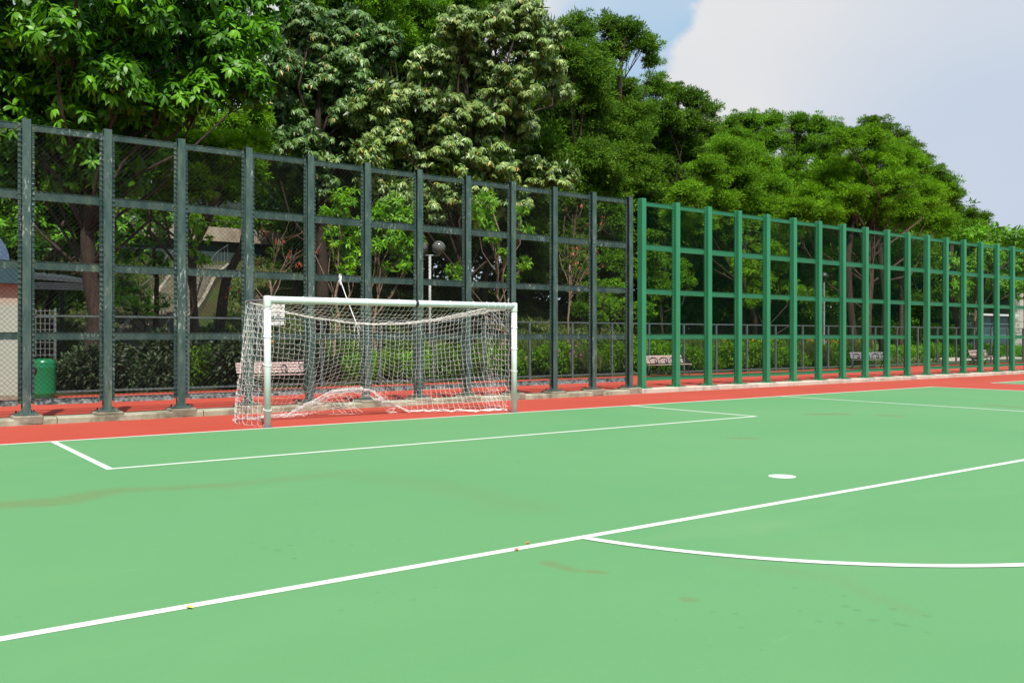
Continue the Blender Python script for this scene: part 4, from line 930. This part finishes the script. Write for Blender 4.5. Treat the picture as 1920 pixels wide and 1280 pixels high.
# background wood: a few tree forms repeated
ORD = ['first', 'second', 'third', 'fourth', 'fifth', 'sixth', 'seventh', 'eighth', 'ninth', 'tenth', 'eleventh', 'twelfth', 'thirteenth', 'fourteenth', 'fifteenth', 'sixteenth', 'seventeenth', 'eighteenth', 'nineteenth', 'twentieth']
PXD = [48, 200, 338, 461, 578, 686, 784, 873, 961, 1037, 1112, 1190]; PXG = [1203, 1266, 1326, 1382, 1436, 1487, 1534, 1580, 1622, 1662, 1701, 1738, 1773, 1806, 1838, 1869, 1898, 1925]
def bay(px):
    if px < 48: return 'left of the first dark post'
    if px < 1190: return 'in the %s dark fence bay from left' % ORD[int(np.searchsorted(PXD, px)) - 1]
    return 'in the %s green fence bay from left' % ORD[min(17, max(0, int(np.searchsorted(PXG, px)) - 1))]
used_labels = {}
def px_of(x, y): return CX + F_PX * (x * RT[0] + y * RT[1]) / (x * FW[0] + y * FW[1])
def forest():
    protos = []
    for k in range(3):
        rg = np.random.default_rng(50 + k); lv = Leaves(rg); lobes = []
        for i in range(11):
            a = rg.uniform(0, 6.3); rr = rg.uniform(.3, 2.4); lobes.append((np.array([rr * cos(a), rr * sin(a), rg.uniform(2.6, 8.2)]), rg.uniform(1.1, 1.8)))
        for c, R in lobes: feather(lv, rg, c, R, .55, .24, .065, .4)
        protos.append((lv.mesh('crown', (m_leafD, m_leafC, m_leafD)[k], 'quad'), lobes, rg))
    meshes = []
    for k, (me, lobes, rg) in enumerate(protos):
        mb = MB(); wood_mesh(mb, rg, (0, 0, -.3), (0, 0, 7), lobes, .2); meshes.append((mb.mesh('trunk', m_bark2, True), me))
    row_of = []
    rg = np.random.default_rng(77); spots = []
    for row, (Y_, pxs) in enumerate([(34.5, range(-60, 1500, 120)), (39.5, range(0, 1560, 125)), (47, range(-60, 1900, 110)), (31.5, range(1330, 1990, 95)), (54, range(-20, 1960, 130)), (37, range(1500, 2020, 90))]):
        for px in pxs:
            p_ = px + rg.uniform(-30, 30); y_ = Y_ + rg.uniform(-1, 1); spots.append((p_, y_)); row_of.append(row)
    for i, (p_, y_) in enumerate(spots):
        if 150 < p_ < 620 and y_ > 42.3 and y_ < 53: continue
        if 190 < p_ < 420 and y_ < 42: continue
        if 420 <= p_ < 560 and y_ < 42: continue
        if p_ > 1840 and y_ < 36: continue
        # keep crowns under the photographed skyline
        sky_y = np.interp(p_, [0, 1000, 1100, 1230, 1340, 1400, 1560, 1700, 1780, 1850, 1950], [60, 60, 110, 200, 270, 290, 290, 330, 405, 440, 455])
        if row_of[i] in (0, 3): sky_y = max(sky_y, 330 if p_ > 1000 else 200)
        b = at(p_, 640, y_); gz = float(hill(b[0], b[1])); zt_ = EYE + (HY - sky_y) * depth(p_, y_) / F_PX; sc = max(.45, min(2.1 if row_of[i] == 4 else 1.35, (zt_ - gz) / 9.6)); k = i % 3
        side = 'dark fence' if p_ < 1190 else 'green fence'
        lb_ = ('nearer', 'middle', 'far', 'front', 'rearmost', 'back')[row_of[i]] + ' row shaded wood tree, ' + bay(p_)
        if lb_ in used_labels: lb_ += ', right one'
        used_labels[lb_] = 1
        t = thing('wood_tree', lb_, 'tree', (b[0], b[1], gz), rg.uniform(0, 6.3), 'background trees in the wood behind the ' + side)
        t.scale = (sc * rg.uniform(.95, 1.2),) * 2 + (sc,)
        link('trunk', meshes[k][0], t); link('crown', meshes[k][1], t)
forest()

# shrubs along the low fence
def shrub_proto(kind, seed):
    rg = np.random.default_rng(seed); lv = Leaves(rg)
    for i in range(7):
        c = np.array([rg.uniform(-.55, .55), rg.uniform(-.35, .35), rg.uniform(.25, .62)]); R = rg.uniform(.28, .42); m = 520
        q = sphere(rg, m, .2); P = c + q * (R * rg.uniform(.5, 1.08, m))[:, None]; P[:, 2] = np.maximum(P[:, 2], .02)
        D = q + rg.normal(0, .6, (m, 3)); N = np.array([0, 0, 1.0]) + q * .5 + rg.normal(0, .5, (m, 3)); L_ = .10 if kind != 'grass' else .26; W_ = .045 if kind != 'grass' else .012
        if kind == 'grass': D = D * .4 + np.array([0, 0, 1.0])
        lv.add(P, D, N, L_ * rg.uniform(.6, 1.2, m), W_ * rg.uniform(.7, 1.3, m), np.clip(rg.normal(.5, .25, m), 0, 1))
    st = MB()
    for i in range(9): a = rg.uniform(0, 6.3); st.tube([(0, 0, -.05), (.25 * cos(a), .18 * sin(a), .3), (.5 * cos(a), .3 * sin(a), .62)], [.014, .01, .005], 4)
    fl = None
    if kind == 'flower':
        fl = MB()
        for i in range(16):
            a = rg.uniform(0, 6.3); p = (rg.uniform(.3, .75) * cos(a), rg.uniform(.2, .55) * sin(a) - .1, rg.uniform(.3, .95)); fl.lathe([(.004, -.02), (.035, .0), (.028, .015), (.004, .02)], p, 7)
    return st.mesh('stem', m_bark2), lv, fl
protos = {}
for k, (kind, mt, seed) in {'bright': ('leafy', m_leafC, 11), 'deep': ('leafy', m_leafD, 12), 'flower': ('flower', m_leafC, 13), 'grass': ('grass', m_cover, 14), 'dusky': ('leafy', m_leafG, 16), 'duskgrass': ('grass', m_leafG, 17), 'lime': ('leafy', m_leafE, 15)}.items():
    st, lv, fl = shrub_proto(kind, seed); protos[k] = (st, lv.mesh('foliage', mt, 'slim' if kind == 'grass' else 'broad' if kind == 'x' else 'slim'), fl.mesh('flower', m_flower) if fl else None)
LAB = {'dusky': 'dusky twiggy shrub', 'duskgrass': 'dark grassy clump', 'bright': 'mid green shrub', 'deep': 'dark green shrub', 'flower': 'pink flowered shrub', 'grass': 'wispy grass clump', 'lime': 'bright lime shrub'}
def shrub(kind, x, y, s, rz, label=None):
    st, fo, fl = protos[kind]; lb_ = (label or LAB[kind]) + (', front row, ' if y < 25.5 else ', back row, ') + bay(px_of(x, y))
    if lb_ in used_labels: lb_ = lb_.replace(' row, ', ' row right, ' if lb_.replace(' row, ', ' row right, ') not in used_labels else ' row rightmost, ')
    used_labels[lb_] = 1
    t = thing('shrub', lb_, 'shrub', (x, y, float(hill(x, y)) - .02), rz, 'shrubs, ' + kind + ' kind, in the planting behind the low fence'); t.scale = (s, s, s * 1.05)
    link('stem', st, t); link('foliage', fo, t)
    if fl: link('flower', fl, t)
rs = random.Random(4)
x = 4.6
while x < 40:
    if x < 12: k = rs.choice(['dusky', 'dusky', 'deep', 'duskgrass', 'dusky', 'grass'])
    elif x < 17: k = rs.choice(['deep', 'bright', 'lime', 'flower'])
    elif x < 21: k = rs.choice(['flower', 'bright', 'flower'])
    elif x < 22.2: k = 'grass'
    else: k = 'bright'
    s = rs.uniform(.9, 1.25) * (1.25 if x < 11 else 1.0)
    if x > 33: k = rs.choice(['grass', 'bright'])
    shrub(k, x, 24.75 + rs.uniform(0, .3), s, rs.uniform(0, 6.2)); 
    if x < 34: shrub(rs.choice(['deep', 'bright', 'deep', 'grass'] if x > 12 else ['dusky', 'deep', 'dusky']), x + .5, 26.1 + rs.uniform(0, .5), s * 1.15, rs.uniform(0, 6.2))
    x += rs.uniform(.85, 1.1)
# clipped hedge and yellow bracted border on the right
def hedge(name, label, x0, x1, y0, y1, h, mt, seed, flowers=None, gz=None):
    rg = np.random.default_rng(seed); lv = Leaves(rg); n = int((x1 - x0) * 900 * max(1, h)); P = np.stack([rg.uniform(x0, x1, n), rg.uniform(y0, y1, n), rg.random(n) ** .6 * h], 1)
    P[:, 2] += (.08 * np.sin(P[:, 0] * 3.1) + .05 * np.sin(P[:, 0] * 7)) * (P[:, 2] / h); base = gz if gz is not None else hill(P[:, 0], P[:, 1]); P[:, 2] += base
    lv.add(P, rg.normal(0, 1, (n, 3)) + np.array([0, -.3, .5]), np.array([0, -.4, 1]) + rg.normal(0, .5, (n, 3)), rg.uniform(.08, .16, n), rg.uniform(.04, .07, n), np.clip(rg.normal(.5, .25, n), 0, 1))
    t = thing(name, label, 'hedge'); link('foliage', lv.mesh('foliage', mt, 'slim'), t)
    if flowers:
        fl = MB(); m = int((x1 - x0) * flowers)
        for i in range(m):
            x = rg.uniform(x0, x1); y = rg.uniform(y0, (y0 + y1) / 2); z = float(hill(x, y)) + h * rg.uniform(.92, 1.15); fl.poly([(x - .03, y, z - .08), (x + .03, y, z - .08), (x + rg.uniform(.0, .08), y - .02, z + .06), (x - rg.uniform(.0, .08), y + .02, z + .05), (x, y - .05, z + .08)], [(0, 1, 2), (0, 1, 3), (0, 1, 4)])
        part('flower', fl, m_yellow, t)
hedge('flower_border', 'green border topped with yellow and orange bracts behind the green fence', 34.5, 46, 25.9 + 2, 29.0, 1.0, m_leafC, 21, 9)
hedge('hedge', 'low clipped hedge beyond the pale path on the right', 42, 66, 27.9, 28.8, .75, m_leafE, 22)
hedge('hedge', 'dark taller hedge screening the wood far right behind the clipped one', 41, 62, 30, 31.2, 1.9, m_leafD, 23)
hedge('terrace_hedge', 'lit green hedge growing on the beige planter wall up the bank', at(150, 440, 44)[0], at(680, 440, 44)[0], 43.6, 44.4, .75, m_leafF, 24, gz=6.70)

def thicket(name, label, x0, x1, y0, y1, h, mt, seed, n):
    rg = np.random.default_rng(seed); X = rg.uniform(x0, x1, n); Yy = rg.uniform(y0, y1, n); hh = h * (.75 + .25 * np.sin(X * .7) * np.sin(X * .23 + 1)); Z = rg.random(n) ** .8 * hh
    P = np.stack([X, Yy, hill(X, Yy) + Z], 1); lv = Leaves(rg)
    lv.add(P, rg.normal(0, 1, (n, 3)), np.array([0, -.5, .6]) + rg.normal(0, .6, (n, 3)), rg.uniform(.35, .6, n), rg.uniform(.14, .25, n), np.clip(rg.normal(.4, .25, n), 0, 1))
    tag(link(name, lv.mesh(name, mt, 'slim')), label, 'undergrowth', kind='stuff')
thicket('far_wood', 'far dense wood closing the view behind all the trees', -25, 230, 60, 66, 8.5, m_leafD, 41, 42000)
thicket('undergrowth', 'dense dark undergrowth under the trees at the top of the bank', 17, 130, 43.5, 47, 4.2, m_leafD, 42, 26000)
thicket('undergrowth', 'dark thicket between the trunks behind the green fence', 30, 62, 33, 36, 2.6, m_leafD, 43, 9000)

# ground cover over the bank and litter under the trees (uncountable)
rg = np.random.default_rng(31); n = 150000
X = rg.uniform(4, 48, n); Yv = 25.2 + 17 * rg.random(n) ** 1.1; keep = np.ones(n, bool)
A_ = at(232, 640, 28.2); B_ = at(388, 490, 40.5); dd = norm(np.array([[B_[0] - A_[0], B_[1] - A_[1]]]))[0]
perp = np.abs((X - A_[0]) * dd[1] - (Yv - A_[1]) * dd[0]); keep &= ~((perp < 1.5) & (Yv > 27.7)); patch = np.sin(X * .9) * np.sin(Yv * 1.1 + X * .3) + rg.normal(0, .35, n); keep &= (patch > -.9)
X, Yv = X[keep], Yv[keep]; n = len(X); P = np.stack([X, Yv, hill(X, Yv) + rg.uniform(0, .16, n)], 1)
lv = Leaves(rg); lv.add(P, rg.normal(0, .6, (n, 3)) + np.array([0, -.2, .7]), rg.normal(0, .5, (n, 3)) + np.array([0, -.3, 1]), rg.uniform(.10, .24, n), rg.uniform(.03, .07, n), np.clip(rg.normal(.5, .25, n), 0, 1))
tag(link('ground_cover', lv.mesh('ground_cover', m_cover, 'slim')), 'olive green ground cover spreading over the bank behind the fences', 'ground cover', kind='stuff')

# a few dry leaves lodged along the kerb
rl_ = random.Random(12)
for k in range(12):
    x = 1.5 + k * 2.3 + rl_.uniform(-.8, .8); b = MB(); q = rl_.uniform(.03, .05)
    b.poly([(0, 0, 0), (q * .5, q * .35, .008), (q * 1.4, 0, .003), (q * .5, -q * .35, .009), (0, 0, -.002), (q * .5, q * .35, .006), (q * 1.4, 0, .001), (q * .5, -q * .35, .007)], [(0, 3, 2, 1), (4, 5, 6, 7), (0, 1, 5, 4), (1, 2, 6, 5), (2, 3, 7, 6), (3, 0, 4, 7)])
    o = part('fallen_leaf', b, m_dryleaf); o.location = (x, rl_.choice([rl_.uniform(15.9, 16.15), rl_.uniform(16.8, 19)]), .003); o.rotation_euler = (0, 0, rl_.uniform(0, 6)); tag(o, 'dry brown leaf near the kerb, ' + bay(px_of(x, o.location.y)), 'leaf', 'dry leaves scattered on the red strip')
# small things on the court
def litter_leaf(px, py, col, label, s=.035):
    x, y = at2(px, py); b = MB(); b.poly([(0, 0, 0), (s * .5, s * .35, .006), (s * 1.3, 0, .002), (s * .5, -s * .35, .007), (0, 0, -.0015), (s * .5, s * .35, .0045), (s * 1.3, 0, .0005), (s * .5, -s * .35, .0055)], [(0, 3, 2, 1), (4, 5, 6, 7), (0, 1, 5, 4), (1, 2, 6, 5), (2, 3, 7, 6), (3, 0, 4, 7)])
    o = part('fallen_leaf', b, simple(name_of(col), col, .6, .2, 40)); o.location = (x, y, .012); o.rotation_euler = (0, 0, px * .37); tag(o, label, 'leaf')
def name_of(c): return 'dry_leaf_%d%d%d' % tuple(int(v * 9) for v in c)
litter_leaf(362, 1143, (.75, .62, .06), 'small yellow leaf on the green court under the long white line', .042)
litter_leaf(985, 1021, (.65, .15, .03), 'tiny orange leaf bit above the long white line near the arc')
litter_leaf(972, 1034, (.60, .14, .03), 'tiny orange leaf bit just under the long white line near the arc', .04)
c = at(1358, 643, 27.0); o = part('hanging_item', MB().poly([(-.13, 0, -.27), (.14, .02, -.25), (.17, 0, .05), (.08, -.02, .26), (-.09, 0, .24), (-.15, .02, 0), (-.13, .05, -.27), (.14, .07, -.25), (.17, .05, .05), (.08, .03, .26), (-.09, .05, .24), (-.15, .07, 0)], [(0, 1, 2, 3, 4, 5), (11, 10, 9, 8, 7, 6)] + [(i, 6 + i, 6 + (i + 1) % 6, (i + 1) % 6) for i in range(6)]), simple('orange_brown', (.50, .16, .04), .8, .4, 4)); o.location = c  # orange-brown thing of unknown kind, built as a thin flat piece
tag(o, 'orange-brown cloth hanging above the leafy shrubs behind the green fence', 'item')
